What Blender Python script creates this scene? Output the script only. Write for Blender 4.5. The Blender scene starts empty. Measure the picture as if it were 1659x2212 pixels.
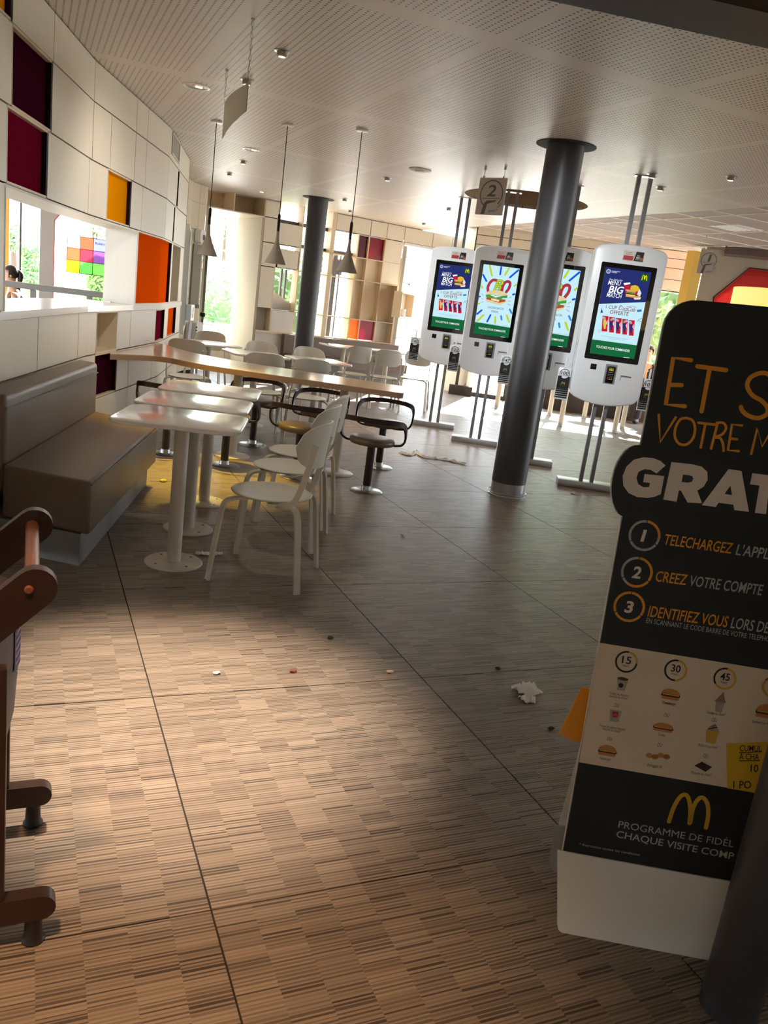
import bpy, bmesh, math, random
from mathutils import Vector, Matrix
from mathutils.geometry import tessellate_polygon
random.seed(7)
SC = bpy.context.scene
COL = SC.collection

# ------------------------------------------------------------------ camera
CAM_F, PITCH, ROLL, YAW, CAM_H = 1748.66, 0.249235, 0.132247, 0.429264, 1.5
FWD = Vector((math.sin(YAW)*math.cos(PITCH), math.cos(YAW)*math.cos(PITCH), -math.sin(PITCH)))
_r0 = Vector((math.cos(YAW), -math.sin(YAW), 0)); _u0 = _r0.cross(FWD)
RGT = _r0*math.cos(ROLL) + _u0*math.sin(ROLL); UPV = -_r0*math.sin(ROLL) + _u0*math.cos(ROLL)
cam_data = bpy.data.cameras.new('camera'); cam = bpy.data.objects.new('camera', cam_data); COL.objects.link(cam)
cam_data.sensor_fit = 'VERTICAL'; cam_data.sensor_height = 36.0; cam_data.lens = CAM_F/2212*36.0
cam_data.clip_start = 0.02; cam_data.clip_end = 300
cam.matrix_world = Matrix(((RGT.x, UPV.x, -FWD.x, 0), (RGT.y, UPV.y, -FWD.y, 0), (RGT.z, UPV.z, -FWD.z, CAM_H), (0, 0, 0, 1)))
SC.camera = cam

# ------------------------------------------------------------------ world, sun, exposure
vs = SC.view_settings
vs.view_transform = 'Standard'; vs.look = 'None'; vs.gamma = 1.0; vs.use_curve_mapping = False
vs.exposure = 1.1
SC.cycles.use_denoising = True
SC.cycles.max_bounces = 8; SC.cycles.diffuse_bounces = 5; SC.cycles.glossy_bounces = 3
SC.cycles.transparent_max_bounces = 12
SC.cycles.sample_clamp_indirect = 6.0
world = bpy.data.worlds.new('sky'); SC.world = world; world.use_nodes = True
wn = world.node_tree.nodes; wl = world.node_tree.links
bg = wn['Background']; bg.inputs['Color'].default_value = (0.86, 0.93, 1.0, 1); bg.inputs['Strength'].default_value = 4.6
sun_d = bpy.data.lights.new('sun', 'SUN'); sun_d.energy = 20.0; sun_d.angle = math.radians(0.6); sun_d.color = (1.0, 0.95, 0.87)
sun = bpy.data.objects.new('sun', sun_d); COL.objects.link(sun); sun.location = (20, 26, 20)
sun.rotation_euler = Vector((-0.50, -0.66, -0.56)).to_track_quat('-Z', 'Y').to_euler()
def spot(name, loc, target, power, color, angle=70, blend=1.0, size=.06):
    d = bpy.data.lights.new(name, 'SPOT'); d.energy = power; d.color = color; d.spot_size = math.radians(angle); d.spot_blend = blend; d.shadow_soft_size = size
    o = bpy.data.objects.new(name, d); COL.objects.link(o); o.location = loc
    o.rotation_euler = (Vector(target)-Vector(loc)).to_track_quat('-Z', 'Y').to_euler(); return o

WARM = (1.0, .70, .42); SOFT = (1.0, .90, .78)
for nm, l, tg, pw, c, ang in (('downlight_near', (.40, 2.85, 2.865), (.48, 2.66, 0), 500, (1.0, .80, .60), 42), ('downlight_entry', (-.30, .9, 2.865), (.05, 1.35, 0), 150, (1.0, .58, .28), 50),
                              ('added_yellow_spot', (1.13, 6.92, 2.865), (1.22, 6.40, 0), 330, (1.0, .68, .06), 46), ('downlight_bar', (2.15, 9.32, 2.865), (2.3, 9.0, 0), 35, SOFT, 100), ('downlight_kiosk', (3.77, 9.38, 2.865), (4.2, 8.6, 0), 60, WARM, 75),  # the yellow beam is added, standing in for light through the orange niches
                              ('downlight_mid', (1.39, 5.43, 2.865), (1.6, 5.2, 0), 20, SOFT, 110), ('downlight_wall', (1.39, 6.34, 2.865), (.7, 6.9, 1.6), 30, SOFT, 110), ('added_kiosk_fill', (1.90, 3.30, 2.865), (5.05, 6.9, 1.5), 210, (.92, .97, 1.0), 34), ('added_kiosk_beam', (3.78, 9.35, 2.865), (5.0, 9.0, 1.3), 45, (.92, .97, 1.0), 100), ('downlight_far', (3.2, 13.07, 2.865), (3.3, 12.6, 0), 10, SOFT, 110)):  # the two cool beams are added only to brighten the kiosk fronts
    spot(nm, l, tg, pw, c, ang)
# ------------------------------------------------------------------ photo pixel -> place helpers
def ray(u, v): return RGT*((u-829.5)/CAM_F) - UPV*((v-1106)/CAM_F) + FWD
def at_z(u, v, z=0.0):
    d = ray(u, v); t = (z-CAM_H)/d.z; return Vector((d.x*t, d.y*t, z))
def z_over(xy, u, v):
    d = ray(u, v); s = (xy[0]*d.x + xy[1]*d.y)/(d.x*d.x + d.y*d.y); return CAM_H + s*d.z
def at_dist(u, v, dist):
    d = ray(u, v); s = dist/math.hypot(d.x, d.y); return Vector((d.x*s, d.y*s, CAM_H + d.z*s))
def on_plane(u, v, P, n):
    d = ray(u, v); O = Vector((0, 0, CAM_H)); t = (Vector(P)-O).dot(n)/d.dot(n); return O + d*t

# ------------------------------------------------------------------ materials
def lin(c):
    return tuple((x/255/12.92 if x/255 <= 0.04045 else ((x/255+0.055)/1.055)**2.4) for x in c) + (1.0,)
MATS = {}
def mat(name, rgb, rough=.5, metal=0.0, spec=.5, emit=0.0, grain=0.0, gscale=(1, 1, 1), bump=0.0, coat=0.0):
    if name in MATS: return MATS[name]
    m = bpy.data.materials.new(name); m.use_nodes = True; nt = m.node_tree; b = nt.nodes['Principled BSDF']
    c = lin(rgb)
    b.inputs['Base Color'].default_value = c; b.inputs['Roughness'].default_value = rough; b.inputs['Metallic'].default_value = metal
    b.inputs['Specular IOR Level'].default_value = spec
    if coat: b.inputs['Coat Weight'].default_value = coat; b.inputs['Coat Roughness'].default_value = .12
    if emit: b.inputs['Emission Color'].default_value = c; b.inputs['Emission Strength'].default_value = emit
    if grain or bump:
        g = nt.nodes.new('ShaderNodeNewGeometry'); mp = nt.nodes.new('ShaderNodeMapping'); mp.inputs['Scale'].default_value = gscale
        nz = nt.nodes.new('ShaderNodeTexNoise'); nz.inputs['Scale'].default_value = 1.0; nz.inputs['Detail'].default_value = 4
        nt.links.new(g.outputs['Position'], mp.inputs['Vector']); nt.links.new(mp.outputs['Vector'], nz.inputs['Vector'])
        if grain:
            mx = nt.nodes.new('ShaderNodeMix'); mx.data_type = 'RGBA'
            mx.inputs['A'].default_value = tuple(x*(1-grain) for x in c[:3]) + (1,); mx.inputs['B'].default_value = tuple(min(1, x*(1+grain)) for x in c[:3]) + (1,)
            nt.links.new(nz.outputs['Fac'], mx.inputs['Factor']); nt.links.new(mx.outputs['Result'], b.inputs['Base Color'])
        if bump:
            bp = nt.nodes.new('ShaderNodeBump'); bp.inputs['Strength'].default_value = bump; bp.inputs['Distance'].default_value = .004
            nt.links.new(nz.outputs['Fac'], bp.inputs['Height']); nt.links.new(bp.outputs['Normal'], b.inputs['Normal'])
    MATS[name] = m; return m
def glow(name, rgb, strength=1.0):
    if name in MATS: return MATS[name]
    m = bpy.data.materials.new(name); m.use_nodes = True; nt = m.node_tree; nt.nodes.clear()
    o = nt.nodes.new('ShaderNodeOutputMaterial'); e = nt.nodes.new('ShaderNodeEmission'); e.inputs['Color'].default_value = lin(rgb); e.inputs['Strength'].default_value = strength
    nt.links.new(e.outputs[0], o.inputs['Surface']); MATS[name] = m; return m
def pane_mat(name, tint=(1, 1, 1), gloss=.06):
    if name in MATS: return MATS[name]
    m = bpy.data.materials.new(name); m.use_nodes = True; nt = m.node_tree; nt.nodes.clear()
    o = nt.nodes.new('ShaderNodeOutputMaterial'); t = nt.nodes.new('ShaderNodeBsdfTransparent'); t.inputs['Color'].default_value = (*tint, 1)
    g = nt.nodes.new('ShaderNodeBsdfGlossy'); g.inputs['Roughness'].default_value = .03; mx = nt.nodes.new('ShaderNodeMixShader'); mx.inputs[0].default_value = gloss
    nt.links.new(t.outputs[0], mx.inputs[1]); nt.links.new(g.outputs[0], mx.inputs[2]); nt.links.new(mx.outputs[0], o.inputs['Surface']); MATS[name] = m; return m
def film_mat(name, rgb, trans=.6):
    if name in MATS: return MATS[name]
    m = bpy.data.materials.new(name); m.use_nodes = True; nt = m.node_tree; nt.nodes.clear(); c = lin(rgb)
    o = nt.nodes.new('ShaderNodeOutputMaterial'); t = nt.nodes.new('ShaderNodeBsdfTranslucent'); t.inputs['Color'].default_value = c
    d = nt.nodes.new('ShaderNodeBsdfPrincipled'); d.inputs['Base Color'].default_value = c; d.inputs['Roughness'].default_value = .25
    mx = nt.nodes.new('ShaderNodeMixShader'); mx.inputs[0].default_value = trans
    nt.links.new(d.outputs[0], mx.inputs[1]); nt.links.new(t.outputs[0], mx.inputs[2]); nt.links.new(mx.outputs[0], o.inputs['Surface']); MATS[name] = m; return m

def floor_material():
    m = bpy.data.materials.new('ribbed_floor_tile'); m.use_nodes = True; nt = m.node_tree; b = nt.nodes['Principled BSDF']; N = nt.nodes.new; L = nt.links.new
    g = N('ShaderNodeNewGeometry'); sp = N('ShaderNodeSeparateXYZ'); L(g.outputs['Position'], sp.inputs[0])
    def M(op, a, b_=None, c_=None):
        n = N('ShaderNodeMath'); n.operation = op
        for i, x in enumerate((a, b_, c_)):
            if x is None: continue
            if isinstance(x, (int, float)): n.inputs[i].default_value = x
            else: L(x, n.inputs[i])
        return n.outputs[0]
    cw = 0.1005
    xs = M('DIVIDE', M('SUBTRACT', sp.outputs[0], 0.436), cw)
    col = M('FLOOR', xs); fx = M('SUBTRACT', xs, col)
    def wnoise(yy, seed):
        cv = N('ShaderNodeCombineXYZ'); L(col, cv.inputs[0]); L(yy, cv.inputs[1]); cv.inputs[2].default_value = seed
        w = N('ShaderNodeTexWhiteNoise'); w.noise_dimensions = '3D'; L(cv.outputs[0], w.inputs['Vector']); return w.outputs['Value']
    ys = M('ADD', M('MULTIPLY', sp.outputs[1], 92.0), M('MULTIPLY', wnoise(M('MULTIPLY', col, 0.0), 2.0), 7.0))
    yi = M('FLOOR', ys); fy = M('SUBTRACT', ys, yi); rnd = wnoise(yi, 1.0)
    wid = M('ADD', .30, M('MULTIPLY', wnoise(yi, 4.0), .45))
    groove = M('MULTIPLY', M('LESS_THAN', fy, wid), M('ADD', .25, M('MULTIPLY', rnd, .75)))
    tone = M('ADD', M('MULTIPLY', wnoise(M('FLOOR', M('ADD', M('MULTIPLY', sp.outputs[1], 4.2), M('MULTIPLY', col, .37))), 9.0), .25), M('MULTIPLY', wnoise(M('FLOOR', M('DIVIDE', ys, 3.0)), 7.0), .75))
    ramp = N('ShaderNodeValToRGB'); L(tone, ramp.inputs[0]); e = ramp.color_ramp.elements
    e[0].position = 0; e[0].color = lin((132, 118, 107)); e[1].position = 1; e[1].color = lin((158, 143, 130))
    mx = N('ShaderNodeMix'); mx.data_type = 'RGBA'; L(M('MULTIPLY', groove, .85), mx.inputs['Factor']); L(ramp.outputs[0], mx.inputs['A']); mx.inputs['B'].default_value = lin((38, 30, 25))
    L(mx.outputs['Result'], b.inputs['Base Color'])
    edge = M('LESS_THAN', M('MINIMUM', fx, M('SUBTRACT', 1.0, fx)), .02)
    h = M('ADD', M('SUBTRACT', 1.0, groove), M('MULTIPLY', edge, .3))
    bp = N('ShaderNodeBump'); bp.inputs['Strength'].default_value = .35; bp.inputs['Distance'].default_value = .003; L(h, bp.inputs['Height']); L(bp.outputs[0], b.inputs['Normal'])
    b.inputs['Roughness'].default_value = .42; b.inputs['Specular IOR Level'].default_value = .45
    return m
def ceiling_material():
    m = bpy.data.materials.new('perforated_plaster'); m.use_nodes = True; nt = m.node_tree; b = nt.nodes['Principled BSDF']; N = nt.nodes.new; L = nt.links.new
    g = N('ShaderNodeNewGeometry'); sp = N('ShaderNodeSeparateXYZ'); L(g.outputs['Position'], sp.inputs[0])
    def M(op, a, b_=None):
        n = N('ShaderNodeMath'); n.operation = op
        for i, x in enumerate((a, b_)):
            if x is None: continue
            if isinstance(x, (int, float)): n.inputs[i].default_value = x
            else: L(x, n.inputs[i])
        return n.outputs[0]
    def fr(x, p): return M('FRACT', M('DIVIDE', x, p))
    px, py = .040, .030
    ux = M('MULTIPLY', M('SUBTRACT', fr(sp.outputs[0], px), .5), px); uy = M('MULTIPLY', M('SUBTRACT', fr(sp.outputs[1], py), .5), py)
    d = M('SQRT', M('ADD', M('MULTIPLY', ux, ux), M('MULTIPLY', uy, uy)))
    hole = M('LESS_THAN', d, .0066)
    gx = fr(M('ADD', sp.outputs[0], .15), 1.2); gy = fr(M('ADD', sp.outputs[1], .55), 2.4)
    inx = M('GREATER_THAN', M('MINIMUM', gx, M('SUBTRACT', 1.0, gx)), .035); iny = M('GREATER_THAN', M('MINIMUM', gy, M('SUBTRACT', 1.0, gy)), .035)
    hole = M('MULTIPLY', hole, M('MULTIPLY', inx, iny))
    mx = N('ShaderNodeMix'); mx.data_type = 'RGBA'; mx.inputs['A'].default_value = lin((224, 217, 210)); mx.inputs['B'].default_value = lin((40, 30, 24)); L(hole, mx.inputs['Factor'])
    L(mx.outputs['Result'], b.inputs['Base Color']); b.inputs['Roughness'].default_value = .42; b.inputs['Specular IOR Level'].default_value = .35
    return m
MATS['floor'] = floor_material(); MATS['ceil'] = ceiling_material()
PANEL = mat('cream_laminate', (226, 216, 196), .42, spec=.35, grain=.05, gscale=(38, 38, 1.6))
PANEL2 = mat('pale_grey_laminate', (218, 213, 204), .45, spec=.35, grain=.04, gscale=(38, 38, 1.6))
BIRCH = mat('birch_plywood', (222, 202, 170), .45, spec=.35, grain=.06, gscale=(3, 3, 30))
GAP = mat('dark_joint', (38, 34, 32), .8)
PLUM = mat('plum_board', (58, 14, 34), .9, spec=.0); MAROON = mat('maroon_board', (112, 14, 40), .9, spec=.0)
AMBER = mat('amber_board', (238, 150, 8), .9, spec=.0); ORANGE = mat('orange_board', (238, 84, 8), .9, spec=.0)
WHITE = mat('white_gloss', (240, 243, 246), .3); WHITEM = mat('white_matt', (232, 230, 226), .6)
STEEL = mat('brushed_steel', (190, 192, 194), .3, metal=1.0); CHROME = mat('chrome', (210, 210, 210), .12, metal=1.0); ALU = mat('aluminium', (196, 199, 203), .38, metal=.85)
DARKCOL = mat('charcoal_paint', (62, 62, 66), .42); DARKBROWN = mat('dark_brown_paint', (46, 32, 30), .35)
CHAIRP = mat('sage_grey_paint', (208, 204, 190), .38, spec=.45); TABLEP = mat('white_tabletop', (238, 234, 230), .16, spec=.55, coat=.3)
POLEP = mat('stone_grey_paint', (196, 190, 178), .4); WOODTOP = mat('beech_tabletop', (212, 184, 156), .2, spec=.5, grain=.08, gscale=(2, 26, 2), coat=.25)
WOODEDGE = mat('beech_edge', (168, 134, 104), .45, grain=.08, gscale=(8, 8, 30))
LEATHER = mat('taupe_leatherette', (106, 88, 74), .38, spec=.5, bump=.12, gscale=(160, 160, 160)); CUSHION = mat('brown_cushion', (112, 94, 80), .35, spec=.5)
PLINTH = mat('grey_plinth', (120, 118, 116), .5); BLACK = mat('black_plastic', (14, 14, 15), .3); BLACKGL = mat('black_glass', (6, 6, 7), .05, spec=.6)
CONCRETE = mat('concrete_shade', (150, 140, 126), .75, grain=.08, gscale=(40, 40, 40)); PANE = pane_mat('window_pane')
TIN = mat('grey_frame', (86, 82, 78), .45); REDTRIM = mat('red_trim', (196, 60, 54), .5); YELLOWP = mat('yellow_paint', (236, 190, 84), .5)
PAPER = mat('paper', (236, 234, 228), .8)

# ------------------------------------------------------------------ mesh helpers
class MB:
    def __init__(s): s.v = []; s.f = []; s.mi = []
    def add(s, verts, faces, mi=0):
        o = len(s.v); s.v += [tuple(p) for p in verts]; s.f += [tuple(i+o for i in f) for f in faces]; s.mi += [mi]*len(faces); return s
    def box(s, c, d, rz=0.0, mi=0):
        x, y, z = d[0]/2, d[1]/2, d[2]/2; ca, sa = math.cos(rz), math.sin(rz)
        vs_ = [(c[0]+a*ca-b*sa, c[1]+a*sa+b*ca, c[2]+e) for a, b, e in ((-x, -y, -z), (x, -y, -z), (x, y, -z), (-x, y, -z), (-x, -y, z), (x, -y, z), (x, y, z), (-x, y, z))]
        return s.add(vs_, [(3, 2, 1, 0), (4, 5, 6, 7), (0, 1, 5, 4), (1, 2, 6, 5), (2, 3, 7, 6), (3, 0, 4, 7)], mi)
    def bbox(s, c, d, r=.01, seg=2, rz=0.0, mi=0):
        bm = bmesh.new(); bmesh.ops.create_cube(bm, size=1)
        for v in bm.verts: v.co = Vector((v.co.x*d[0], v.co.y*d[1], v.co.z*d[2]))
        bmesh.ops.bevel(bm, geom=list(bm.edges), offset=min(r, min(d)*.49), segments=seg, profile=.5, affect='EDGES')
        R_ = Matrix.Rotation(rz, 3, 'Z')
        return s.frombm(bm, lambda p: R_ @ p + Vector(c), mi)
    def frombm(s, bm, fn=None, mi=0):
        bm.verts.index_update(); vs_ = [fn(v.co) if fn else v.co for v in bm.verts]
        fs = [[v.index for v in f.verts] for f in bm.faces]; bm.free(); return s.add(vs_, fs, mi)
    def prism(s, poly, lo, hi, fn=None, mi=0, holes=()):
        """poly: 2D outline (a,b); extruded c from lo to hi; fn(a,b,c)->xyz"""
        fn = fn or (lambda a, b, c: (a, b, c)); loops = [list(poly)] + [list(h) for h in holes]
        flat = [p for l in loops for p in l]; n = len(flat)
        tris = tessellate_polygon([[Vector((a, b, 0)) for a, b in l] for l in loops])
        vs_ = [fn(a, b, lo) for a, b in flat] + [fn(a, b, hi) for a, b in flat]
        fs = [tuple(reversed(t)) for t in tris] + [tuple(i+n for i in t) for t in tris]
        if len(loops) == 1 and n <= 4: fs = [tuple(reversed(range(n))), tuple(range(n, 2*n))]
        o = 0
        for l in loops:
            k = len(l)
            for i in range(k): j = (i+1) % k; fs.append((o+i, o+j, o+j+n, o+i+n))
            o += k
        return s.add(vs_, fs, mi)
    def lathe(s, prof, n=24, c=(0, 0, 0), mi=0, cap=True):
        vs_ = []; fs = []
        for r, z in prof:
            for i in range(n): a = 2*math.pi*i/n; vs_.append((c[0]+r*math.cos(a), c[1]+r*math.sin(a), c[2]+z))
        for k in range(len(prof)-1):
            for i in range(n): j = (i+1) % n; fs.append((k*n+i, k*n+j, (k+1)*n+j, (k+1)*n+i))
        if cap: fs.append(tuple(reversed(range(n)))); fs.append(tuple(range((len(prof)-1)*n, len(prof)*n)))
        return s.add(vs_, fs, mi)
    def cyl(s, c, r, z0, z1, n=20, mi=0): return s.lathe([(r, z0), (r, z1)], n, c, mi)
    def sweep(s, pts, w, t, wdir, mi=0):
        """flat bar w (along wdir) x t along pts"""
        pts = [Vector(p) for p in pts]; vs_ = []; fs = []
        for i, p in enumerate(pts):
            T = (pts[min(i+1, len(pts)-1)] - pts[max(i-1, 0)]).normalized()
            W_ = Vector(wdir(i) if callable(wdir) else wdir); W_ = (W_ - T*W_.dot(T)).normalized(); H = T.cross(W_)
            for a, b in ((-1, -1), (1, -1), (1, 1), (-1, 1)): vs_.append(p + W_*(a*w/2) + H*(b*t/2))
        for i in range(len(pts)-1):
            for k in range(4): l = (k+1) % 4; fs.append((i*4+k, i*4+l, i*4+4+l, i*4+4+k))
        fs.append((3, 2, 1, 0)); e = (len(pts)-1)*4; fs.append((e, e+1, e+2, e+3)); return s.add(vs_, fs, mi)
    def tube(s, pts, r, n=8, mi=0):
        pts = [Vector(p) for p in pts]; vs_ = []; fs = []
        ref = Vector((0, 0, 1))
        for i, p in enumerate(pts):
            T = (pts[min(i+1, len(pts)-1)] - pts[max(i-1, 0)]).normalized()
            A = ref - T*ref.dot(T)
            if A.length < .05: ref = Vector((1, 0, 0)); A = ref - T*ref.dot(T)
            A.normalize(); B = T.cross(A); ref = A
            rr = r[i] if isinstance(r, (list, tuple)) else r
            for k in range(n): a = 2*math.pi*k/n; vs_.append(p + A*(math.cos(a)*rr) + B*(math.sin(a)*rr))
        for i in range(len(pts)-1):
            for k in range(n): l = (k+1) % n; fs.append((i*n+k, i*n+l, (i+1)*n+l, (i+1)*n+k))
        fs.append(tuple(reversed(range(n)))); fs.append(tuple(range((len(pts)-1)*n, len(pts)*n))); return s.add(vs_, fs, mi)
    def grid(s, P, mi=0):
        """P[i][j] points"""
        n, m = len(P), len(P[0]); return s.add([p for r in P for p in r], [(i*m+j, i*m+j+1, (i+1)*m+j+1, (i+1)*m+j) for i in range(n-1) for j in range(m-1)], mi)
    def build(s, name, m, parent=None, smooth=None, origin=None, kind=None):
        me = bpy.data.meshes.new(name)
        vs_ = s.v if origin is None else [(x-origin[0], y-origin[1], z-origin[2]) for x, y, z in s.v]
        me.from_pydata(vs_, [], s.f)
        for q in (m if isinstance(m, (list, tuple)) else [m]): me.materials.append(q)
        if any(s.mi): me.polygons.foreach_set('material_index', s.mi)
        bm = bmesh.new(); bm.from_mesh(me); bmesh.ops.recalc_face_normals(bm, faces=bm.faces); bm.to_mesh(me); bm.free()
        if smooth:
            me.polygons.foreach_set('use_smooth', [True]*len(me.polygons)); me.set_sharp_from_angle(angle=math.radians(smooth))
        o = bpy.data.objects.new(name, me); COL.objects.link(o)
        if parent is not None: o.parent = parent
        if origin is not None: o.location = origin
        if kind: o['kind'] = kind
        return o
def catmull(pts, n=6, closed=False):
    pts = [Vector(p) for p in pts]; out = []; k = len(pts)
    for i in range(k if closed else k-1):
        p1, p2 = pts[i], pts[(i+1) % k]
        p0 = pts[i-1] if (i or closed) else p1*2-p2; p3 = pts[(i+2) % k] if (closed or i+2 < k) else p2*2-p1
        for j in range(n):
            t = j/n; out.append(.5*((2*p1) + (p2-p0)*t + (2*p0-5*p1+4*p2-p3)*t*t + (3*p1-p0-3*p2+p3)*t**3))
    if not closed: out.append(pts[-1])
    return out
def thing(name, label, cat, loc=(0, 0, 0), rz=0.0, group=None):
    o = bpy.data.objects.new(name, None); COL.objects.link(o); o.location = loc; o.rotation_euler = (0, 0, rz); o.empty_display_size = .1
    o['label'] = label; o['category'] = cat
    if group: o['group'] = group
    return o
def tag(o, label, cat, group=None):
    o['label'] = label; o['category'] = cat
    if group: o['group'] = group
    return o
def struct(o): o['kind'] = 'structure'; return o
def dup(root, loc, rz, label=None):
    r = root.copy(); COL.objects.link(r); r.location = loc; r.rotation_euler = (0, 0, rz)
    if label: r['label'] = label
    for ch in list(root.children):
        c = ch.copy(); COL.objects.link(c); c.parent = r
        for g in ch.children: d = g.copy(); COL.objects.link(d); d.parent = c
    return r
def rrect(w, h, r, n=5, cx=0, cy=0):
    r = r if isinstance(r, (list, tuple)) else (r,)*4; P = []
    for (sx, sy, a0), q in zip(((1, 1, 0), (-1, 1, 90), (-1, -1, 180), (1, -1, 270)), r):
        for i in range(n+1):
            a = math.radians(a0 + 90*i/n); P.append((cx+sx*(w/2-q)+q*math.cos(a), cy+sy*(h/2-q)+q*math.sin(a)))
    return P
def disc2(cx, cy, rx, ry=None, n=20, a0=0, a1=360):
    ry = rx if ry is None else ry; k = n if a1-a0 < 360 else n-1
    return [(cx+rx*math.cos(math.radians(a0+(a1-a0)*i/(k if a1-a0 < 360 else n))), cy+ry*math.sin(math.radians(a0+(a1-a0)*i/(k if a1-a0 < 360 else n)))) for i in range(k+1)]

# ---- flat print: text, strokes and shapes laid on a surface
def text_polys(body, bold=0.0, shear=0.0, spacing=1.0):
    c = bpy.data.curves.new('print', 'FONT'); c.body = body; c.offset = bold; c.shear = shear; c.space_character = spacing; c.resolution_u = 3; c.fill_mode = 'FRONT'
    o = bpy.data.objects.new('print', c); COL.objects.link(o)
    dg = bpy.context.evaluated_depsgraph_get(); me = bpy.data.meshes.new_from_object(o.evaluated_get(dg))
    V = [(v.co.x, v.co.y) for v in me.vertices]; F = [tuple(p.vertices) for p in me.polygons]
    bpy.data.objects.remove(o); bpy.data.curves.remove(c); bpy.data.meshes.remove(me)
    return V, F
CAPH = max(v[1] for v in text_polys('H')[0])
class Ink:
    """collects flat 2D print in surface coordinates (a,b); surf(a,b,h) gives the point h above the surface"""
    def __init__(s, surf): s.surf = surf; s.items = {}
    def _mb(s, m, layer): return s.items.setdefault((m.name, layer), (m, MB()))[1]
    def poly(s, pts, m, layer=1):
        if len(pts) < 3: return
        t = tessellate_polygon([[Vector((a, b, 0)) for a, b in pts]]); s._mb(m, layer).add([s.surf(a, b, layer*.0005) for a, b in pts], t)
    def stroke(s, pts, w, m, layer=1, closed=False):
        P = [Vector((a, b)) for a, b in pts]; n = len(P); L_, R_ = [], []
        for i in range(n):
            a = P[(i-1) % n] if (closed or i) else P[i]; b = P[(i+1) % n] if (closed or i < n-1) else P[i]
            T = (b-a); T = T.normalized() if T.length > 1e-9 else Vector((1, 0)); N_ = Vector((-T.y, T.x))*(w/2); L_.append(P[i]+N_); R_.append(P[i]-N_)
        mb = s._mb(m, layer); h = layer*.0005
        vs_ = [s.surf(p.x, p.y, h) for p in L_] + [s.surf(p.x, p.y, h) for p in R_]
        mb.add(vs_, [(i, (i+1) % n, n+(i+1) % n, n+i) for i in range(n if closed else n-1)])
        if not closed:
            for q in (P[0], P[-1]): s.poly(disc2(q.x, q.y, w/2, n=10), m, layer)
    def ring(s, cx, cy, r, w, m, layer=1, a0=0, a1=360):
        k = 28; vs_ = []; h = layer*.0005
        for i in range(k+1):
            a = math.radians(a0+(a1-a0)*i/k)
            for q in (r-w/2, r+w/2): vs_.append(s.surf(cx+q*math.cos(a), cy+q*math.sin(a), h))
        s._mb(m, layer).add(vs_, [(2*i, 2*i+1, 2*i+3, 2*i+2) for i in range(k)])
    def text(s, body, p0, p1, cap, m, layer=1, bold=0.0, shear=0.0, spacing=1.0):
        """text from p0 to p1 (baseline ends), capital height cap"""
        V, F = text_polys(body, bold, shear, spacing)
        if not V: return
        x0 = min(v[0] for v in V); x1 = max(v[0] for v in V); y1 = CAPH + bold
        p0 = Vector(p0); p1 = Vector(p1); X = p1-p0; Y = Vector((-X.y, X.x)).normalized()*cap; h = layer*.0005
        out = []
        for x, y in V:
            q = p0 + X*((x-x0)/(x1-x0)) + Y*(y/y1); out.append(s.surf(q.x, q.y, h))
        s._mb(m, layer).add(out, F)
    def build(s, parent, name='print', prefix=True):
        out = []
        for (mn, layer), (m, mb) in s.items.items():
            o = mb.build(name, m, parent); o['kind'] = 'stuff'; out.append(o)
        return out
def homography(src, dst):
    import numpy as np
    A = []
    for (x, y), (u, v) in zip(src, dst):
        A.append([x, y, 1, 0, 0, 0, -u*x, -u*y, -u]); A.append([0, 0, 0, x, y, 1, -v*x, -v*y, -v])
    H = np.linalg.svd(np.array(A, float))[2][-1].reshape(3, 3)
    def f(x, y):
        q = H @ np.array([x, y, 1.0]); return (float(q[0]/q[2]), float(q[1]/q[2]))
    return f

# ================================================================== STRUCTURE
CEIL = 2.92
class Wall:
    def __init__(s, pts):
        s.p = [Vector((*q, 0)) for q in pts]; s.L = [0.0]
        for a, b in zip(s.p[:-1], s.p[1:]): s.L.append(s.L[-1] + (b-a).length)
        s.n = []
        for a, b in zip(s.p[:-1], s.p[1:]): d = (b-a).normalized(); s.n.append(Vector((d.y, -d.x, 0)))
    def at(s, t, z, o=0.0):
        i = 0
        while i < len(s.n)-1 and t > s.L[i+1]+1e-9: i += 1
        a, b = s.p[i], s.p[i+1]; d = (b-a).normalized(); n = s.n[i]
        if i < len(s.n)-1 and abs(t-s.L[i+1]) < 1e-6: n = (s.n[i]+s.n[i+1]).normalized()
        q = a + d*(t-s.L[i]) + n*o; return Vector((q.x, q.y, z))
    def ss(s, a, b): return [a] + [x for x in s.L[1:-1] if a+1e-4 < x < b-1e-4] + [b]
    def slab(s, mb, a, b, z0, z1, o0, o1, mi=0):
        t = s.ss(a, b); n = len(t); vs_ = []
        for x in t: vs_ += [s.at(x, z0, o0), s.at(x, z0, o1), s.at(x, z1, o1), s.at(x, z1, o0)]
        fs = [(3, 2, 1, 0), tuple(range(4*n-4, 4*n))]
        for i in range(n-1):
            for k in range(4): l = (k+1) % 4; fs.append((4*i+k, 4*i+l, 4*i+4+l, 4*i+4+k))
        return mb.add(vs_, fs, mi)
    def poly(s, mb, pts, o0, o1, mi=0, holes=()): return mb.prism(pts, o0, o1, fn=lambda a, b, c: tuple(s.at(a, b, c)), mi=mi, holes=holes)
WL = Wall([(-1.32, 1), (0.39, 6.8), (1.24, 8.97), (1.80, 11.1)])
FW = Wall([(3.52, 13.95), (7.85, 14.65)])
BW = Wall([(7.55, 14.0), (10.95, 12.0)])

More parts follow.
